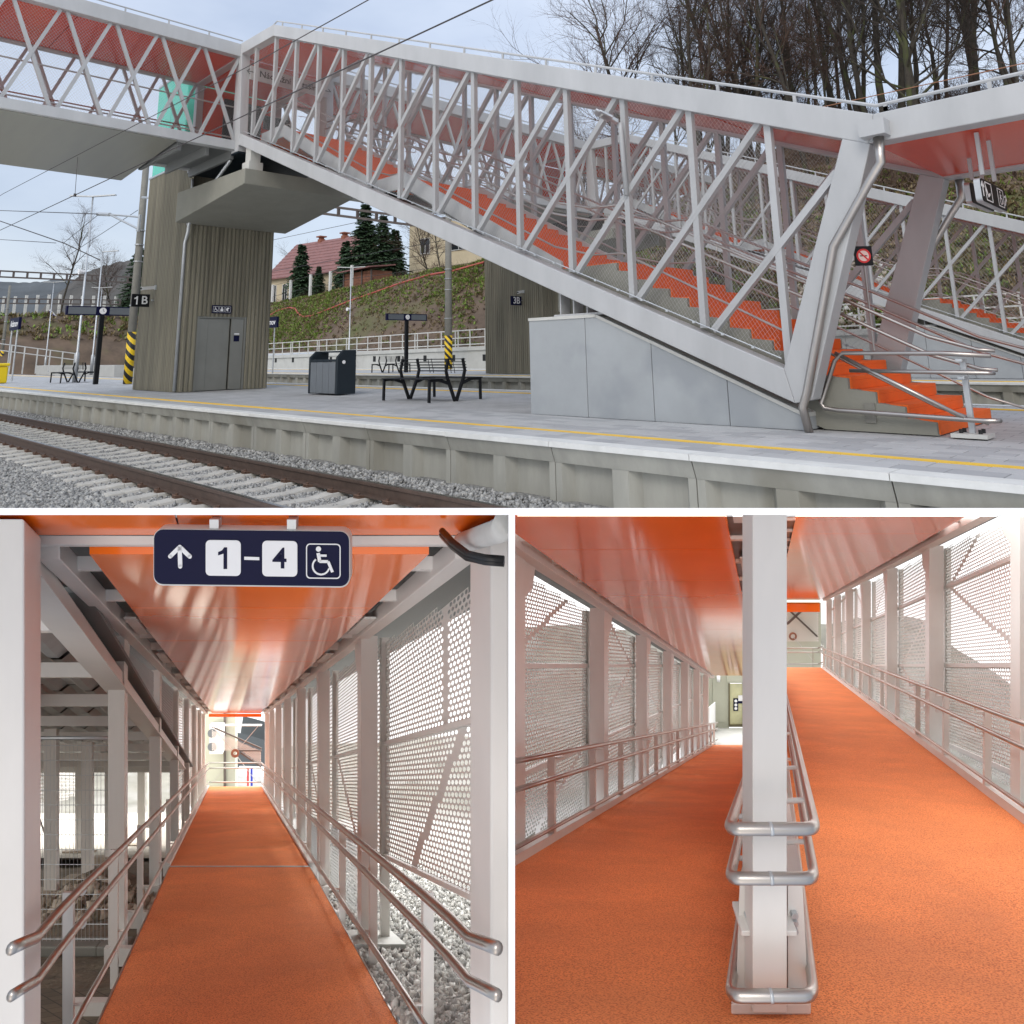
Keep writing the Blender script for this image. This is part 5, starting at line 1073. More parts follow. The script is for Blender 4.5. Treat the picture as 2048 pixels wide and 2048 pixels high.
for i in range(8):
    d = 6.2+2.6*i
    for a0, a1 in ((-.90, -.80), (1.09, 1.19)): m = MB(); bar(m, PL, a0, a1, 1.0, 1.015, d, d+.95); m.build('light_fitting', 'coping', fr)
DK = [3.9+3.55*k for k in range(8)]
for k, d in enumerate(DK):
    for a0, a1 in ((-1.20, -1.04), (1.24, 1.40)):
        if k == 0: continue
        m = MB(); bar(m, PL, a0, a1, -2.3 if k < 3 else -1.95, 1.0, d-.22, d); m.build('post', 'hall_steel', fr, bevel=.006)
        if a0 > 0 or k > 0:
            sg = 1 if a0 > 0 else -1; ain = 1.24 if a0 > 0 else -1.04
            m = MB(); m.prism([PL(ain+sg*.02, .98, d-.13), PL(ain+sg*.02, .60, d-.13), PL(ain+sg*.02-0, .60, d-.12), PL(ain+sg*.02, .72, d+.20), PL(ain+sg*.02, .98, d+.30)], RI*.012*sg); m.build('haunch', 'hall_steel', fr)
    if k in (1, 2, 3): m = MB(); bar(m, PH, 1.1, 1.62, -1.56, -1.50, d-.45, d+.22); m.build('base_plate', 'concrete_light', fr); 
# the two nearest, heavier columns
for a0, a1, nm in ((-1.62, -1.0, 'left'), (1.24, 1.58, 'right')):
    m = MB(); bar(m, PL, a0 if a0 > 0 else -1.31, a1 if a0 < 0 else 1.36, -2.4, 1.06, 3.60, 3.92); m.build('gate_column', 'hall_steel', fr, bevel=.012)
    m = MB(); bar(m, PL, 1.40 if a0 > 0 else -1.9, 1.9 if a0 > 0 else -1.335, -2.4, 1.075, 3.52, 3.60); m.build('side_plate', 'hall_steel', fr, bevel=.006)
    for b in (.72, -.17, -1.02):
        m = MB(); x = 1.36 if a0 > 0 else -1.34; bar(m, PL, x, x+.035, b, b+.11, 3.49, 3.56); m.build('hinge_lug', 'hall_steel', fr)
# hanging sign
sg = thing('hanging_sign', 'navy hanging sign with arrow, 1–4 and wheelchair symbol above the ramp', 'sign', tuple(px(503, 1115, 3.6)))
dS = 3.6; sx0 = RI+UP*(-.012); sx0.normalize(); f = frame2(px(503, 1116, dS), sx0, UP); q = dS/1500.
m = MB(); m.prism(rrect(f(0, 0), sx0, UP, 390*q, 109*q, 18*q), FW*.05); m.build('sign_board', 'navy', sg)
m = MB(); m.prism(rrect(f(0, -1.2*q)+FW*.003, sx0, UP, 393*q, 113*q, 19*q), FW*.052); m.build('rim', 'coping', sg)
fp = lambda x, y: f((x-503)*q, (1116-y)*q, .001)
ex = -FW*.003
def line(m, pts, w):
    for a, b in zip(pts[:-1], pts[1:]):
        A = fp(*a); B = fp(*b); n_ = (B-A).cross(FW).normalized()*w*q; m.prism([A+n_, B+n_, B-n_, A-n_], ex)
    for a in pts: A = fp(*a); m.prism([A+(sx0*math.cos(i*.6283)+UP*math.sin(i*.6283))*w*q for i in range(10)], ex)
m = MB(); line(m, [(361, 1134), (360, 1098)], 4.2); line(m, [(341, 1114), (360, 1095), (380, 1114)], 4.2); m.build('arrow', 'white_print', sg)
for cx_ in (447, 560): m = MB(); m.prism(rrect(fp(cx_, 1116), sx0, UP, 70*q, 71*q, 9*q), ex); m.build('number_tile', 'white_print', sg)
m = MB(); one(m, frame2(fp(449, 1116)-FW*.0035, sx0, UP), 60*q, -FW*.001); m.build('lettering', 'navy', sg); text('4', 58*q, fp(560, 1117)-FW*.0035, sx0, UP, 'navy', sg, bold=.012, depth=.001)
m = MB(); m.prism([fp(489, 1113), fp(519, 1113.5), fp(519, 1119.5), fp(489, 1119)], ex); m.build('dash', 'white_print', sg)
m = MB(); R1 = rrect(fp(647, 1120), sx0, UP, 69*q, 70*q, 8*q); R2 = rrect(fp(647, 1120), sx0, UP, 65*q, 66*q, 6.5*q); n_ = len(R1)
for i in range(n_): j = (i+1) % n_; m.prism([R1[i], R1[j], R2[j], R2[i]], ex)
ff = frame2(fp(645, 1119)-FW*.002, sx0, UP); wheelchair(m, ff, 62*q); m.build('wheelchair_symbol', 'white_print', sg)
for u in (428, 583): m = MB(); p0 = px(u, 1062, dS+.01); m.para(p0-RI*.022, RI*.044, FW*.04, UP*.055); m.build('hanger', 'galvanised', sg)
# cables and duct at the top right
t = thing('cable_bundle', 'thick black cables looping under the ceiling beside the right column', 'cables', tuple(px(930, 1100, 3.5)))
for dv in (0, 7): m = MB(); m.tube([px(884, 1062+dv, 3.75), px(905, 1085+dv, 3.6), px(935, 1108+dv, 3.5), px(970, 1116+dv, 3.42), px(1008, 1119+dv, 3.4)], .017, 8); m.build('cable', 'rubber', t, smooth=True)
m = MB(); m.tube([px(925, 1085, 3.9), px(1003, 1060, 3.2), px(1015, 1040, 2.9)], .05, 16); tag(m.build('duct', 'coping', smooth=True), 'pale round duct in the top corner above the black cables', 'duct')
# handrails of the left hall
hr = thing('ramp_handrail', 'stainless handrails on white posts along both sides of the straight ramp', 'handrail', tuple(PL(0, -1.8, 5)))
for a, sg_ in ((-.90, -1), (1.09, 1)):
    for b, d0, r in ((-.885, 3.2, .0235), (-1.085, 3.2, .021), (-1.615, 3.6, .018)):
        pts = [PL(a, b-.01, d0+.55), PL(a, b, d0+1.2), PL(a, b, 8), PL(a, b, 15), PL(a, b, 28.4)]
        if b > -1.5: pts = [PL(a+sg_*.035, b+.0-.0, d0-.02), PL(a+sg_*.03, b-.015, d0+.10), PL(a+sg_*.01, b-.035, d0+.28)]+pts
        m = MB(); m.tube(pts, r, 12); m.build('rail', 'stainless', hr, smooth=True)
    for i in range(14):
        d = 4.55+1.77*i; ao = a+sg_*.10; w = .032; m = MB(); bar(m, PL, ao-w, ao+w, -2.35 if i < 4 else -1.96, -.93, d, d+.06); m.build('rail_post', 'hall_steel', hr)
        for b in (-.885, -1.085):
            m = MB(); m.tube([PL(ao-sg_*.02, b-.055, d+.03), PL(a+sg_*.01, b-.06, d+.03), PL(a, b-.045, d+.03), PL(a, b-.015, d+.03)], .008, 6); m.build('bracket', 'hall_steel', hr)
        m = MB(); m.tube([PL(ao, -1.62, d+.03), PL(a, -1.615, d+.03)], .008, 5); m.build('bracket', 'hall_steel', hr)
for b in (-.885, -1.085, -1.615): m = MB(); m.tube([PL(-.9, b, 28.45), PL(1.09, b, 28.45)], .021, 8); m.build('end_rail', 'stainless', hr, smooth=True)
# perforated screens on the right
sc = thing('perforated_screen', 'white perforated metal screen along the right side of the straight ramp', 'screen', tuple(PL(1.5, -1, 5)))
bl = lambda d: -.98+KH*4.86; ml = lambda d: .10+KH*4.8
for k in range(7):
    d0, d1 = DK[k]+.02, DK[k+1]-.1; pos = lambda d, h: PH(1.5, h, d)
    lowest = lambda d: -.98+KH*4.86 if k < 2 else max(-.98+KH*4.86-.62*(k-1), -1.5)
    s1, s2 = (6.25, 4.84) if k == 0 else (d0+.45*(d1-d0), d1-.2)
    def stL(d, h):
        f_ = (h-bl(d))/(ml(d)-bl(d)); x = s1+(s2-s1)*f_
        return 1 if abs(d-x) < .09 else (2 if (d < x) == (k % 2 == 0) else 0)
    big = k < 2
    perf('perforated_sheet', pos, d0, d1, lambda d: bl(d)+.01, lambda d: ml(d)-.01, .085 if big else .11, .042 if big else .055, stripe=stL, parent=sc)
    xs = 5.28 if k == 0 else d0+.3*(d1-d0)
    perf('perforated_sheet', pos, d0, d1, lambda d: ml(d)+.03, lambda d: .95+KH*d, .085 if big else .11, .042 if big else .055, stripe=lambda d, h: 1 if abs(d-xs-(h-ml(d))*.0*(k % 3)) < .08 else 0, parent=sc)
    if k > 1: perf('perforated_sheet', pos, d0, d1, lambda d: -1.5, lambda d: bl(d)-.03, .11, .055, parent=sc)
    m = MB(); bar(m, PH, 1.47, 1.53, ml(0)-.012, ml(0)+.025, d0, d1); bar(m, PH, 1.47, 1.53, bl(0)-.03, bl(0)+.008, d0, d1); m.build('frame_rail', 'hall_steel', sc)
    m = MB(); bar(m, PL, 1.46, 1.54, -2.3 if k < 3 else -1.9, 1.0, d1, d1+.1); m.build('frame_post', 'hall_steel', sc)
for k in (1, 2):
    m = MB(); d0, d1 = DK[k]+.1, DK[k+1]-.15
    net(m, lambda a, q_: PH(1.42, -1.5+q_*.9, d0+a), d1-d0, .9, .07, .003); m.build('wire_net', 'net_wire', sc, kind='stuff')
# gravel beside the ramp
m = MB(); n0 = [(1.02, 3.4), (12, 3.4), (12, 34), (1.02, 34)]
PT = [PH(1.12, -1.575, 4.2), PH(1.12, -1.575, 36), PH(13.3, -1.575, 36), PH(1.62, -1.575, 4.2)]; m.add(PT, [(0, 1, 2, 3)]); struct(m.build('gravel_strip', 'ballast'))
X = []
while len(X) < 12000:
    d = 4.0+12*rnd.random()**1.6; a = 1.12+rnd.random()*min(2.4, (560/1500.*d-1.12)); X.append(tuple(PH(a, -1.56+rnd.uniform(-.02, .02), d)))
Q = visible(np.array(X), 500, 1016, 1500, 2070); tag(stones('gravel', Q, .033, ['stone_c', 'stone_a', 'coping', 'stone_c', 'stone_b', 'stone_a']), 'pale crushed stone beside the straight ramp under the perforated screen', 'gravel')
def bank(P, a0, a1, d0, h0, h1, seed):
    m = MB(); na, nd = 26, 9
    vs = [P(a0+(a1-a0)*i/na, h0+(h1-h0)*(j/nd)**1.2+.35*hn(i*.7+seed, j*1.3)*(j/nd), d0+1.6*j+.6*hn(i*.5, seed)) for i in range(na+1) for j in range(nd+1)]
    m.add(vs, [(i*(nd+1)+j, (i+1)*(nd+1)+j, (i+1)*(nd+1)+j+1, i*(nd+1)+j+1) for i in range(na) for j in range(nd)]); return struct(m.build('bank', 'dull_bank', smooth=True))
bank(PH, 2.4, 22, 32, -1.6, 2.6, 1); bank(PH, -26, -2.2, 36, -1.6, 2.4, 5)
# left side: upper ramp, ground, fence
KU = (1663-1479)/1500.
def PU(a, h, d): return PL(a, h-KU*d, d)
hU = lambda: 0
hb = (1479-1363)/1500.*6.9+KU*6.9                            # lower edge of the sloping stringer in its own frame
ur = thing('upper_ramp', 'underside of a second ramp with corrugated deck left of the straight ramp', 'ramp', tuple(PU(-2, hb, 6)))
m = MB(); bar(m, PU, -1.2, -1.06, hb, hb+.16, 3.9, 16.5); m.build('stringer', 'hall_steel', ur, bevel=.006)
m = MB(); bar(m, PU, -1.24, -1.02, hb-.015, hb+.004, 3.9, 16.5); m.build('flange', 'hall_steel', ur)
for i in range(9):
    d = 5.15+1.55*i; h_ = hb-KU*(0); m = MB(); y0 = hb-KU*d
    m.hexa([PL(-6.5, y0-.0, d), PL(-1.2, y0-.0, d), PL(-1.2, y0, d+.12), PL(-6.5, y0, d+.12), PL(-6.5, y0+.13, d), PL(-1.2, y0+.13, d), PL(-1.2, y0+.13, d+.12), PL(-6.5, y0+.13, d+.12)]); m.build('cross_beam', 'hall_steel', ur)
    vs = []; nn_ = 60
    for j in range(nn_+1):
        a = -6.5+5.3*j/nn_; z = .17+(.07 if j % 4 in (1, 2) else 0)
        vs += [PL(a, y0+z, d+.12), PL(a, y0-KU*1.55+z, d+1.55)]
    m = MB(); m.add(vs, [(2*j, 2*j+2, 2*j+3, 2*j+1) for j in range(nn_)]); m.build('corrugated_sheet', 'galvanised', ur); m = MB(); m.hexa([PL(-6.5, y0+.26, d), PL(-1.0, y0+.26, d), PL(-1.0, y0-KU*1.55+.26, d+1.55), PL(-6.5, y0-KU*1.55+.26, d+1.55), PL(-6.5, y0+.3, d), PL(-1.0, y0+.3, d), PL(-1.0, y0-KU*1.55+.3, d+1.55), PL(-6.5, y0-KU*1.55+.3, d+1.55)]); m.build('light_block_plate', 'dark_soffit', ur)  # plate added above the corrugated sheets to block light through the gaps
m = MB()
for k in range(3):
    d0, d1 = DK[k]+.05, DK[k+1]-.25
    net(m, lambda a, q_: (lambda d: PL(-1.13, (hb+.17-KU*d)+q_*(.96-(hb+.17-KU*d)), d))(d0+a), d1-d0, .8, .06, .0028)
m.build('wire_net', 'net_wire', ur, kind='stuff')
for k in range(2):
    d0, d1 = DK[k]+.05, DK[k+1]-.25; m = MB(); m.tube([PL(-1.12, hb+.18-KU*d0, d0), PL(-1.12, hb+.18-KU*d1, d1)], .011, 6); m.build('net_frame', 'stainless', ur)
    m = MB(); m.prism([PL(-2.4, .96, d0+.6), PL(-2.4, .96, d1+2), PL(-2.4, .05, d1+2)], RI*.02); m.build('red_panel', 'red_panel', ur)
pp = thing('perforated_screen', 'shaded perforated screens filling the left side of the straight ramp', 'screen', tuple(PL(-1.1, -1, 14)))
for k in range(2, 7):
    d0, d1 = DK[k]+.02, DK[k+1]-.22
    if k == 2: perf('perforated_sheet', lambda d, h: PL(-1.15, h, d), d0, d1, lambda d: -.2, lambda d: .95, .13, .06, parent=pp)
    else: perf('perforated_sheet', lambda d, h: PL(-1.15, h, d), d0, d1, lambda d: -1.8, lambda d: .95, .13, .06, parent=pp)
# ground on the left
GH = -1.74
def gz(a, d): return GH+.10*hn(a*2, d*.9)*(1 if d > 8 else .15)+.55*math.exp(-((a+1.9)/.8)**2-((d-11)/1.6)**2)
m = MB(); A_ = [-11+.28*i for i in range(39)]; D_ = [3.9+.35*j for j in range(100)]
vs = [PH(a, gz(a, d), d) for a in A_ for d in D_]; nn = len(D_); fs = [(i*nn+j, (i+1)*nn+j, (i+1)*nn+j+1, i*nn+j+1) for i in range(len(A_)-1) for j in range(nn-1)]
m.add(vs, [f_ for f_ in fs if (f_[0] % nn) >= 7]); struct(m.build('bare_earth', 'dirt', smooth=True))
m = MB(); m.add(vs, [f_ for f_ in fs if (f_[0] % nn) < 7]); struct(m.build('cobbled_ground', 'cobble', smooth=True))
m = MB(); m.add([PH(-14, GH+.15, 16), PH(-.9, GH+.15, 16), PH(-.9, GH+.3, 40), PH(-14, GH+.3, 40)], [(0, 1, 2, 3)]); struct(m.build('pale_ground', 'pale_ground'))
X = []
for i in range(420): d = rnd.uniform(9.0, 10.4); a = rnd.uniform(-2.7, -1.0); X.append(tuple(PH(a, gz(a, d)+rnd.uniform(0, .16)*math.exp(-((d-9.6)/.4)**2), d)))
tag(stones('rubble_heap', np.array(X), .085, ['rubble', 'rubble', 'dirt']), 'low heap of broken stones and bricks behind the wire fence', 'rubble')
wf = thing('wire_fence', 'temporary welded wire fence panel left of the straight ramp', 'fence', tuple(PH(-2, GH, 7.6))); dF = 7.75
b0, b1 = (1479-1893)/1500*dF, (1479-1476)/1500*dF; a0, a1 = -2.55, (237-465)/1500*dF
m = MB()
for a in (a0, a1): m.tube([PL(a, b0, dF), PL(a, b1, dF)], .02, 8)
m.tube([PL(a0, b1, dF), PL(a1, b1, dF)], .018, 8); m.tube([PL(a0, b0, dF), PL(a1, b0, dF)], .018, 8); m.build('frame', 'galvanised', wf, smooth=True)
m = MB()
for i in range(34): a = a0+(a1-a0)*(i+.5)/34; m.tube([PL(a, b0, dF), PL(a, b1, dF)], .0022, 4, cap=False)
for j in range(14): b = b0+(b1-b0)*(j+.5)/14; m.tube([PL(a0, b, dF), PL(a1, b, dF)], .003, 4, cap=False)
m.build('mesh', 'galvanised', wf, kind='stuff')
for k, u in enumerate((100, 172, 232)): m = MB(); a = (u-465)/1500*dF; bar(m, PH, a-.16, a+.16, GH, GH+.11, dF-.25, dF+.25); m.build('foot_block', 'mast_concrete', wf, bevel=.02)
# far posts on the left, pale screens behind
fp2 = thing('ramp_supports', 'white steel posts on pads standing in the bare earth below the second ramp', 'posts', tuple(PH(-4, GH, 14)))
for u, d in ((100, 10.8), (173, 12.4), (218, 15.8), (158, 17.2), (282, 19), (300, 26)):
    a = (u-465)/1500*d; m = MB(); bar(m, PL, a-.09, a+.09, GH-KH*d+.1, hb-KU*d+.1 if d < 16 else 0.2, d, d+.2); m.build('post', 'hall_steel', fp2); m = MB(); bar(m, PH, a-.35, a+.35, GH+.02, GH+.2, d-.2, d+.4); m.build('pad', 'rubble', fp2)
ps_ = thing('perforated_screen', 'pale far perforated screen with dark edges behind the wire fence', 'screen', tuple(PH(-5, 0, 16)))
perf('perforated_sheet', lambda d, h: PH(-5.0+.02*d, h, d), 14.2, 24, lambda d: -.55+.02*(d-14), lambda d: 1.6, .14, .09, stripe=lambda d, h: 1 if abs(d-15.6-(h+.5)*1.1) < .1 or abs(d-18.6-(h+.5)*1.2) < .1 else 0, parent=ps_)
m = MB()
for d in (14.4, 15.4, 16.6, 17.8): m.tube([PH(-4.7, -.5, d), PH(-4.2, -1.45, d-.6)], .02, 5)
m.build('brace', 'brown_frame', ps_)
# end of the left hall: wall, screen, ring, banners, air conditioners
ew = thing('end_building', 'cream building wall with air conditioning units at the end of the straight ramp', 'building', tuple(px(440, 1560, 31)))
m = MB(); m.prism([px(405, 1600, 31), px(470, 1600, 31), px(470, 1405, 31), px(405, 1405, 31)], FW*.3); m.build('wall', 'cream_wall', ew)
m = MB(); m.prism([px(447, 1600, 30.9), px(451, 1600, 30.9), px(451, 1400, 30.9), px(447, 1400, 30.9)], FW*.05); m.build('corner_strip', 'brown_frame', ew)
for v in (1467, 1494):
    m = MB(); m.prism([px(419, v+14, 30.6), px(445, v+14, 30.6), px(445, v-13, 30.6), px(419, v-13, 30.6)], FW*.25); ac = m.build('air_conditioner', 'white_print', ew); m = MB(); m.prism([px(424+9*math.cos(i*.4), v+9*math.sin(i*.4), 30.58) for i in range(16)][::-1], FW*.01); sub(m.build('fan_grille', 'bin_grey'), ac)
m = MB(); m.prism([px(470, 1600, 60), px(540, 1600, 60), px(540, 1553, 60), px(470, 1551, 60)], FW*1); tag(m.build('far_wall', 'coping'), 'distant pale wall seen past the end of the straight ramp', 'wall')
m = MB(); m.add([px(455, 1560, 66), px(470, 1464, 66), px(492, 1469, 66), px(510, 1474, 66), px(535, 1482, 66), px(545, 1560, 66)], [(5, 4, 3, 2, 1, 0)]); m.v += [tuple(Vector(v)+FW*2) for v in m.v]; m.add([], []); m.f += [(6, 7, 8, 9, 10, 11)]; struct(m.build('distant_ridge', 'hill_far'))
for (u, c) in ((496, 'sign_red'), (503, 'sign_blue'), (499, 'white_print')): m = MB(); m.prism([px(u-2, 1572, 45), px(u+2, 1572, 45), px(u+2, 1537, 45), px(u-2, 1537, 45)], FW*.05); tag(m.build('banner', c), {'sign_red': 'tall red banner', 'sign_blue': 'tall blue banner', 'white_print': 'tall white banner'}[c]+' seen past the end rail of the straight ramp', 'banner')
es = thing('end_screen', 'perforated end screen with brown diagonal edges and a round ring', 'screen', tuple(px(470, 1505, 29.5)))
def tri(pts, name, m_, d, parent): m = MB(); m.prism([px(u, v, d) for u, v in pts], FW*.02); m.build(name, m_, parent)
for pts in ([(423, 1455), (425, 1453), (523, 1496), (523, 1499)], [(482, 1504), (523, 1533), (521, 1535), (480, 1507)], [(470, 1500.5), (523, 1500.5), (523, 1503), (470, 1503)]): tri(pts, 'edge_bar', 'brown_frame', 29.5, es)
def bm_(d, h): return CAM+FW*29.52+(ray(0, 0)-FW)*0+RI*((d-CX)/FPX*29.52)+UP*((CY-h)/FPX*29.52)
perf('perforated_sheet', bm_, 424, 522, lambda u: 1460+(u-424)*.43 if u < 470 else 1460+(u-424)*.43, lambda u: 1500 if u < 480 else 1500+(u-480)*.72, 3.0, 2.4, parent=es)
m = MB()
for i in range(20):
    a, b = i*math.pi/10, (i+1)*math.pi/10; m.prism([px(470+8.5*math.cos(a), 1507+8.5*math.sin(a), 29.4), px(470+8.5*math.cos(b), 1507+8.5*math.sin(b), 29.4), px(470+4*math.cos(b), 1507+4*math.sin(b), 29.4), px(470+4*math.cos(a), 1507+4*math.sin(a), 29.4)], FW*.03)
m.build('ring', 'plank', es)
m = MB()
for u, v in ((424, 1452), (518, 1450), (428, 1562), (512, 1562)): m.tube([px(470, 1507, 29.42), px(u, v, 29.42)], .012, 5)
m.build('tie_rod', 'stainless', es)
m = MB(); m.prism([px(419, 1450, 29.6), px(523, 1450, 29.6), px(523, 1452.5, 29.6), px(419, 1452.5, 29.6)], FW*.05); m.build('frame_rail', 'hall_steel', es)
trim([o for o in bpy.data.objects if o.name not in MARK], 'L'); MARK = set(o.name for o in bpy.data.objects)
# ------------------------------------------------------------------ right hall: two ramps parting at a post
RL = hall(1533.5, 1426); RR = hall(1541, 1257); RH = hall(1537, 1331)
def lv(P, v): k_ = (1331-v)/1500.; return lambda a, h, d: P(a, h-k_*d*-1 if False else h+(1331-v)/1500.*d*-1, d)
RLH = lambda a, h, d: RH(a, h, d); RRH = RLH
bL, bR, dP = -1.49, -1.907, 3.7
fl = bpy.data.objects.new('ramp', None); C.objects.link(fl); PO[fl.name] = Vector(); fl['kind'] = 'structure'
th_ = UP*-.05
def slab(m, pts): pts = [Vector(p) for p in pts]; m.hexa([p+th_ for p in pts]+pts); return m
m = MB(); slab(m, [RL(-2.45, bL, dP), RL(.16, bL, dP), RL(.16, bL, 29), RL(-2.45, bL, 29)]); m.build('ramp_surface', 'orange_floor', fl)
m = MB(); slab(m, [RL(-2.45, bL, 29.06), RL(.16, bL, 29.06), RL(.16, bL, 35), RL(-2.45, bL, 35)]); m.build('ramp_surface', 'orange_floor', fl)
m = MB(); slab(m, [RR(.0, bR, dP), RR(2.466, bR, dP), RR(2.466, bR, 36.7), RR(.0, bR, 36.7)]); m.build('ramp_surface', 'orange_floor', fl)
m = MB(); yl = RL(0, bL, dP); A0 = px(960, 2030, dP); A1 = px(2120, 2030, dP); B0 = px(960, 2075, 3.42); B1 = px(2120, 2075, 3.42); slab(m, [B0, B1, A1, A0]); m.build('landing_surface', 'orange_floor', fl)
for P, a0, a1, b in ((RL, -2.58, -2.45, bL), (RR, 2.466, 2.6, bR)): m = MB(); bar(m, P, a0, a1, b-.1, b+.10, 4.5, 36); m.build('kerb', 'hall_steel', fl)
m = MB(); slab(m, [RL(-2.6, bL, 35), RL(.3, bL, 35), px(1560, 1456, 42), px(1395, 1456, 42)]); m.build('entrance_slab', 'concrete_light', fl)
# ceilings
ce = bpy.data.objects.new('ceiling', None); C.objects.link(ce); PO[ce.name] = Vector(); ce['kind'] = 'structure'
cl = [5.2, 7.9, 9.75, 12.2, 15.4, 19, 23, 28, 34.5]
for a, b in zip(cl[:-1], cl[1:]): m = MB(); bar(m, RL, -2.41, -.36, 1.72, 1.77, a+.006, b-.006); m.build('ceiling_panel', 'orange_panel', ce)
for a, b in zip([7.6, 9.0, 11, 13.5, 16.5, 20, 25, 30], [9.0, 11, 13.5, 16.5, 20, 25, 30, 36.5]): m = MB(); bar(m, RR, .32, 2.42, 1.39, 1.44, a+.006, b-.006); m.build('ceiling_panel', 'orange_panel', ce)
m = MB(); bar(m, RL, -3.3, .0, 1.95, 1.97, 5, 36); bar(m, RR, 0.05, 3.3, 1.62, 1.64, 7, 38); m.build('roof_deck', 'dark_soffit', ce)
m = MB(); m.prism([px(1565, 1224, 37), px(1640, 1224, 37), px(1640, 1207, 37), px(1565, 1207, 37)], FW*.1); m.build('end_fascia', 'orange_panel', ce)
fr = thing('ramp_hall_frame', 'white steel post and beam frame along the two parting ramps', 'steel frame', tuple(RL(0, bL, 5)))
for P, a0, a1, b in ((RL, -2.68, -2.5, 1.66), (RR, 2.5, 2.68, 1.33)): m = MB(); bar(m, P, a0, a1, b, b+.16, 5.0, 36); m.build('eaves_beam', 'hall_steel', fr)
for P, a0, a1, b in ((RL, -2.5, -2.41, 1.72), (RL, -.36, .05, 1.74), (RR, .05, .32, 1.41), (RR, 2.42, 2.5, 1.39)):
    for i in range(26): d = 5.3+1.15*i; m = MB(); bar(m, P, a0, a1, b+.02, b+.14, d, d+.08); m.build('rib', 'hall_steel', fr)
for i in range(7): d = 5.5+2.9*i; m = MB(); bar(m, RL, -.30, -.12, 1.735, 1.75, d, d+1.35); m.build('light_fitting', 'coping', fr)
m = MB(); bar(m, RL, -.36, -.06, 1.80, 1.81, 5.2, 34); bar(m, RR, .1, .32, 1.47, 1.48, 7, 36); m.build('cable_tray', 'rubber', fr)
for P, a0, a1, bf, bc, d0, dd, n in ((RL, -2.86, -2.62, bL, 1.70, 8.15, 4.27, 7), (RR, 2.62, 2.86, bR, 1.37, 8.2, 4.5, 7)):
    for k in range(n):
        d = d0+dd*k; m = MB(); bar(m, P, a0, a1, bf-.3, bc, d-.32, d); m.build('post', 'hall_steel', fr, bevel=.006)
        sg_ = 1 if a0 > 0 else -1; ain = 2.64*sg_; m = MB(); m.prism([P(ain, bc, d-.1), P(ain, bc-.5, d-.1), P(ain, bc-.5, d-.08), P(ain, bc-.3, d+.3), P(ain, bc, d+.42)], RI*.015*sg_); m.build('haunch', 'hall_steel', fr)
# central post and its foot
cp = thing('central_post', 'white square steel post standing where the two ramps part', 'post', tuple(px(1540, 2030, dP)))
wv = 1500./dP
m = MB(); m.hexa([px(1505.5, 2027, dP-.03), px(1574.5, 2027, dP-.03), px(1574.5, 2027, dP-.03)+FW*.17, px(1505.5, 2027, dP-.03)+FW*.17]+[px(1505.5, 1028, dP-.03), px(1574.5, 1028, dP-.03), px(1574.5, 1028, dP-.03)+FW*.17, px(1505.5, 1028, dP-.03)+FW*.17]); m.build('shaft', 'hall_steel', cp, bevel=.006)
m = MB(); m.para(px(1462, 2030, dP), RI*(160/wv), FW*.1+(RL(0, 0, 1)-RL(0, 0, 0)-FW)*.1, UP*.06); m.build('foot', 'hall_steel', cp, bevel=.01)
m = MB(); m.para(px(1483, 1873, dP+.02), RI*(112/wv), FW*.16, UP*.026); m.build('splice_plate', 'hall_steel', cp, bevel=.004)
for u in (1494, 1497, 1586, 1590):
    for v in (1828, 1843, 1859): m = MB(); m.cyl(px(u, v, dP+.09), FW, .014, .03, 6); m.build('bolt', 'galvanised', cp)
m = MB(); m.hexa([px(1471, 2024, dP+.1), px(1504, 2024, dP+.1), RL(.02, bL, 12), RL(-.1, bL, 12), px(1480, 1750, dP+.1), px(1504, 1750, dP+.1), RL(.02, bL+.1, 12), RL(-.1, bL+.1, 12)])
m.hexa([px(1576, 2024, dP+.1), px(1618, 2024, dP+.1), RR(.12, bR, 12), RR(.0, bR, 12), px(1576, 1750, dP+.1), px(1604, 1750, dP+.1), RR(.12, bR+.1, 12), RR(.0, bR+.1, 12)]); m.build('spine_wall', 'hall_steel', cp)
cr = thing('looped_handrail', 'three stainless handrail loops wrapped round the white central post', 'handrail', tuple(px(1540, 1700, 3.5))); dL = 3.52
for (v, ul, ur_, r) in ((1658, 1447, 1642, .026), (1757, 1449, 1640, .025), (1992, 1449, 1639, .026)):
    s_ = dL/1500.; aL = (ul-1533.5)*s_+r; b_l = -(v-1426)*s_; aR = (ur_-1541)*s_-r; b_r = -(v-1257)*s_; rc = .055
    pts = [RL(aL, b_l, 33), RL(aL, b_l, 14), RL(aL, b_l, 6), RL(aL, b_l, dL+.16)]
    c1 = RL(aL, b_l, dL+.11); c2 = RR(aR, b_r, dL+.11); f1 = px(ul+r/s_+22, v, dL-.01); f2 = px(ur_-r/s_-22, v, dL-.01); k1 = px(ul+r/s_, v, dL-.01); k2 = px(ur_-r/s_, v, dL-.01)
    bez = lambda a, k, b: [a*(1-t)**2+k*2*t*(1-t)+b*t*t for t in (0, .2, .4, .6, .8, 1)]
    pts += bez(c1, k1, f1)+bez(f2, k2, c2)+[RR(aR, b_r, 6), RR(aR, b_r, 14), RR(aR, b_r, 36)]
    m = MB(); m.tube(pts, r, 14); m.build('loop', 'stainless', cr, smooth=True)
    m = MB(); m.tube([px(1538, v, dL-.01), px(1545, v, dL-.01)], r+.0012, 14); m.build('weld_sleeve', 'galvanised', cr, smooth=True)
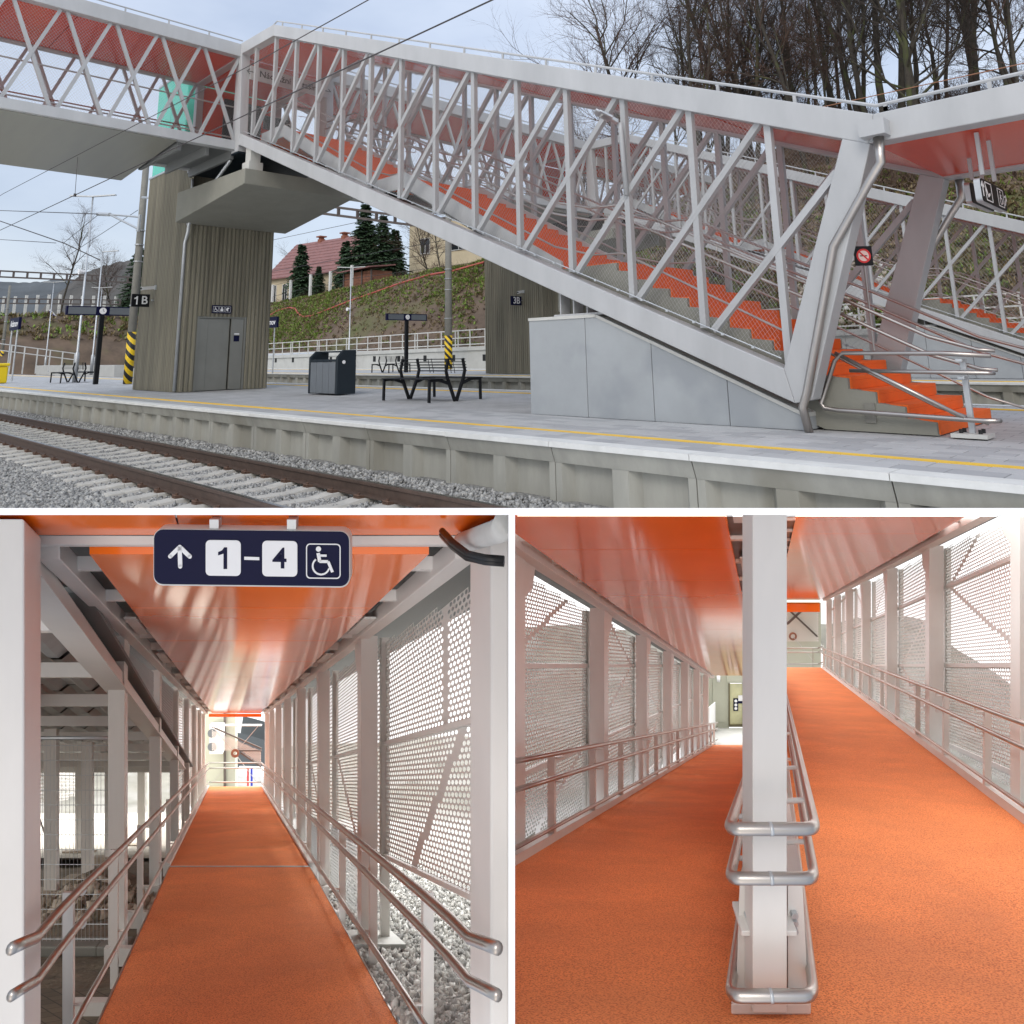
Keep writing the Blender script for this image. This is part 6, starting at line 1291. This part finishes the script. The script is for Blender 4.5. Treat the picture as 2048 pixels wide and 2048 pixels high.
for d in (4.3, 5.3, 7, 9, 11, 13):
    for P, a, bs in ((RL, -.2, (-.57, -.81)), (RR, .23, (-.96, -1.2))):
        for b in bs: m = MB(); m.tube([P(a, b-.02, d), P(a*.1, b-.03, d)], .012, 6); m.build('bracket', 'hall_steel', cr)
# side handrails
for P, a, bs, lab, bf in ((RL, -2.35, (-.45, -.72, -1.26), 'stainless handrails on white posts on the descending left ramp', bL), (RR, 2.37, (-.89, -1.114, -1.66), 'stainless handrails on white posts on the rising right ramp', bR)):
    hr = thing('ramp_handrail', lab, 'handrail', tuple(P(a, bf, 8))); sg_ = 1 if a > 0 else -1
    for i, b in enumerate(bs): m = MB(); m.tube([P(a, b, 5.0), P(a, b, 9), P(a, b, 16), P(a, b, 36)], .024 if i < 2 else .02, 10); m.build('rail', 'stainless', hr, smooth=True)
    for i in range(15):
        d = 6.6+2.05*i; ao = a+sg_*.14; m = MB(); bar(m, P, ao-.04, ao+.04, bf-.1, bs[0]-.06, d, d+.08); m.build('rail_post', 'hall_steel', hr)
        for b in bs[:2]: m = MB(); m.tube([P(ao, b-.07, d+.04), P(a, b-.075, d+.04), P(a, b-.02, d+.04)], .01, 6); m.build('bracket', 'hall_steel', hr)
# perforated screens
for P, a, bc, bf, d0, dd, lab, kv in ((RL, -2.98, 1.68, bL, 8.15, 4.27, 'white perforated screen along the descending left ramp', (1331-1426)/1500.), (RR, 2.98, 1.35, bR, 8.2, 4.5, 'white perforated screen along the rising right ramp', (1331-1257)/1500.)):
    sc = thing('perforated_screen', lab, 'screen', tuple(P(a, bf, 10)))
    for k in range(-1, 6):
        e0, e1 = d0+dd*k+.03, d0+dd*(k+1)-.12
        if k < 0: e0 = 5.2
        kx = 1330.
        pos = lambda d, h: CAM+RI*(((1537-CX)/FPX)*d+a)+UP*(((CY-1331)/FPX)*d+h)+FW*d
        slope = ((1331-1426)/1500. if P is RL else (1331-1257)/1500.)   # floor/ceiling line in level heights
        topf = lambda d: bc+slope*d; botf = lambda d: bf+slope*d-.05
        pdn, pbn = (.10, .05) if k < 1 else (.14, .07)
        for r_, (lo, hi) in enumerate(((-4.2, -2.62), (-2.58, -1.32), (-1.28, -.02), (.02, 1.28), (1.32, 2.58), (2.62, 4.2))):
            lof = lambda d: max(lo, botf(d)); hif = lambda d: min(hi, topf(d))
            if max(hif(e0), hif(e1)) <= max(lo, min(botf(e0), botf(e1))): continue
            x0, x1 = (e0+.2, e1-.3) if (k+r_) % 2 else (e1-.3, e0+.25)
            def stp(d, h):
                x = x0+(x1-x0)*(h-lo)/(hi-lo); return 1 if abs(d-x) < .1 else (2 if (d-x)*(1 if r_ % 2 else -1) > 0 else 0)
            perf('perforated_sheet', pos, e0, e1, lof, hif, pdn, pbn, stripe=stp if (k+r_) % 3 != 2 else None, parent=sc)
        m = MB()
        for h in (-2.6, -1.3, 0, 1.3, 2.6):
            seg = [e0+(e1-e0)*i/12 for i in range(13) if botf(e0+(e1-e0)*i/12) < h < topf(e0+(e1-e0)*i/12)]
            if len(seg) > 1: m.beam(pos(seg[0], h)-RI*.02*(1 if a > 0 else -1), pos(seg[-1], h)-RI*.02*(1 if a > 0 else -1), .05, .05, up=UP)
        if m.v: m.build('frame_rail', 'hall_steel', sc)
        m = MB(); bar(m, P, a-.05, a+.05, bf-.2, bc, e1, e1+.1); m.build('frame_post', 'hall_steel', sc)
for a0, a1 in ((-26, -3.1), (3.1, 26)):
    m = MB(); m.add([RH(a0, -2.9, 5), RH(a1, -2.9, 5), RH(a1, -2.9, 62), RH(a0, -2.9, 62)], [(0, 1, 2, 3)]); struct(m.build('outer_ground', 'dull_bank'))
bank(RH, -26, -3.4, 40, -2.9, 2.6, 2); bank(RH, 3.6, 26, 40, -2.9, 3.2, 7)
# end of the left ramp: entrance
en = thing('station_entrance', 'cream station wall with bronze glass doors at the end of the left ramp', 'entrance', tuple(px(1480, 1455, 42))); dE = 42.
def rect(m, u0_, v0, u1_, v1, d, t_): m.prism([px(u0_, v1, d), px(u1_, v1, d), px(u1_, v0, d), px(u0_, v0, d)], FW*t_); return m
rect(MB(), 1415, 1330, 1458, 1458, dE, .3).build('wall', 'cream_wall', en); rect(MB(), 1458, 1330, 1560, 1366, dE, .3).build('lintel', 'cream_wall', en)
rect(MB(), 1426, 1350, 1451, 1444, dE-.06, .05).build('wall_panel', 'cream_wall', en)
rect(MB(), 1457.5, 1367, 1460, 1454, dE-.05, .2).build('door_frame', 'bronze', en); rect(MB(), 1486, 1367, 1490, 1454, dE-.05, .2).build('door_frame', 'bronze', en); rect(MB(), 1460, 1450, 1560, 1454, dE-.05, .2).build('door_frame', 'bronze', en)
for u0_, u1_ in ((1460, 1486), (1490, 1540)): rect(MB(), u0_, 1368, u1_, 1450, dE+.02, .03).build('glass_leaf', 'glass_door', en)
rect(MB(), 1467, 1397, 1476.5, 1422, dE-.03, .02).build('pictogram_strip', 'navy', en)
m = MB()
for v in (1402, 1410, 1417): m.prism([px(1471.7+3*math.cos(i*.524), v+3*math.sin(i*.524), dE-.04) for i in range(12)][::-1], FW*.005)
m.build('pictogram', 'white_print', en)
rect(MB(), 1476.5, 1391, 1485, 1402, dE-.03, .02).build('notice', 'white_print', en); rect(MB(), 1476.5, 1402, 1485, 1407, dE-.03, .02).build('notice', 'navy', en)
m = MB(); m.cyl(px(1437, 1357, dE-.2), UP, .1, .3, 12); m.build('dome_camera', 'white_print', en, smooth=True)
rect(MB(), 1455, 1351, 1500, 1363, dE-.4, .1).build('hanging_sign', 'cream_wall', en)
m = MB(); m.prism([px(1419, 1475, 38), px(1431, 1456, 41), px(1431, 1404, 41), px(1419, 1415, 38)], RI*-.05); m.build('side_panel', 'white_print', en); m = MB(); m.prism([px(1419, 1474, 37.9), px(1434, 1455, 41), px(1434, 1453, 41), px(1419, 1471, 37.9)], RI*.05); m.build('skirting', 'rubber', en)
# end of the right ramp
e2 = thing('end_screen', 'pale end wall with perforated sheet and ring at the top of the right ramp', 'screen', tuple(px(1600, 1330, 38)))
rect(MB(), 1568, 1205, 1642, 1345, 38.6, .3).build('wall', 'cream_wall', e2)
def bm2(u, h): return px(u, h, 38.2)
perf('perforated_sheet', bm2, 1570, 1637, lambda u: 1210, lambda u: 1284, 3.2, 2.6, parent=e2)
for pts in ([(1572, 1217), (1575, 1215), (1636, 1272), (1634, 1275)], [(1572, 1247), (1576, 1250), (1604, 1224), (1601, 1221)]): m = MB(); m.prism([px(u, v, 38.05) for u, v in pts], FW*.03); m.build('edge_bar', 'brown_frame', e2)
m = MB()
for i in range(20):
    a, b = i*math.pi/10, (i+1)*math.pi/10; m.prism([px(1586+8*math.cos(a), 1273+8*math.sin(a), 38), px(1586+8*math.cos(b), 1273+8*math.sin(b), 38), px(1586+4.5*math.cos(b), 1273+4.5*math.sin(b), 38), px(1586+4.5*math.cos(a), 1273+4.5*math.sin(a), 38)], FW*.03)
m.build('ring', 'plank', e2)
m = MB()
for v in (1296, 1304.5, 1328): m.tube([px(1560, v, 37), px(1636, v, 37), px(1646, v-4, 36.4)], .03, 8)
m.tube([px(1626, 1296, 37), px(1626, 1334, 37)], .02, 6); m.build('end_rail', 'stainless', e2)
m = MB(); m.tube([px(1586, 1273, 38), px(1626, 1322, 38)], .015, 5); m.build('tie_rod', 'stainless', e2)
trim([o for o in bpy.data.objects if o.name not in MARK], 'R')
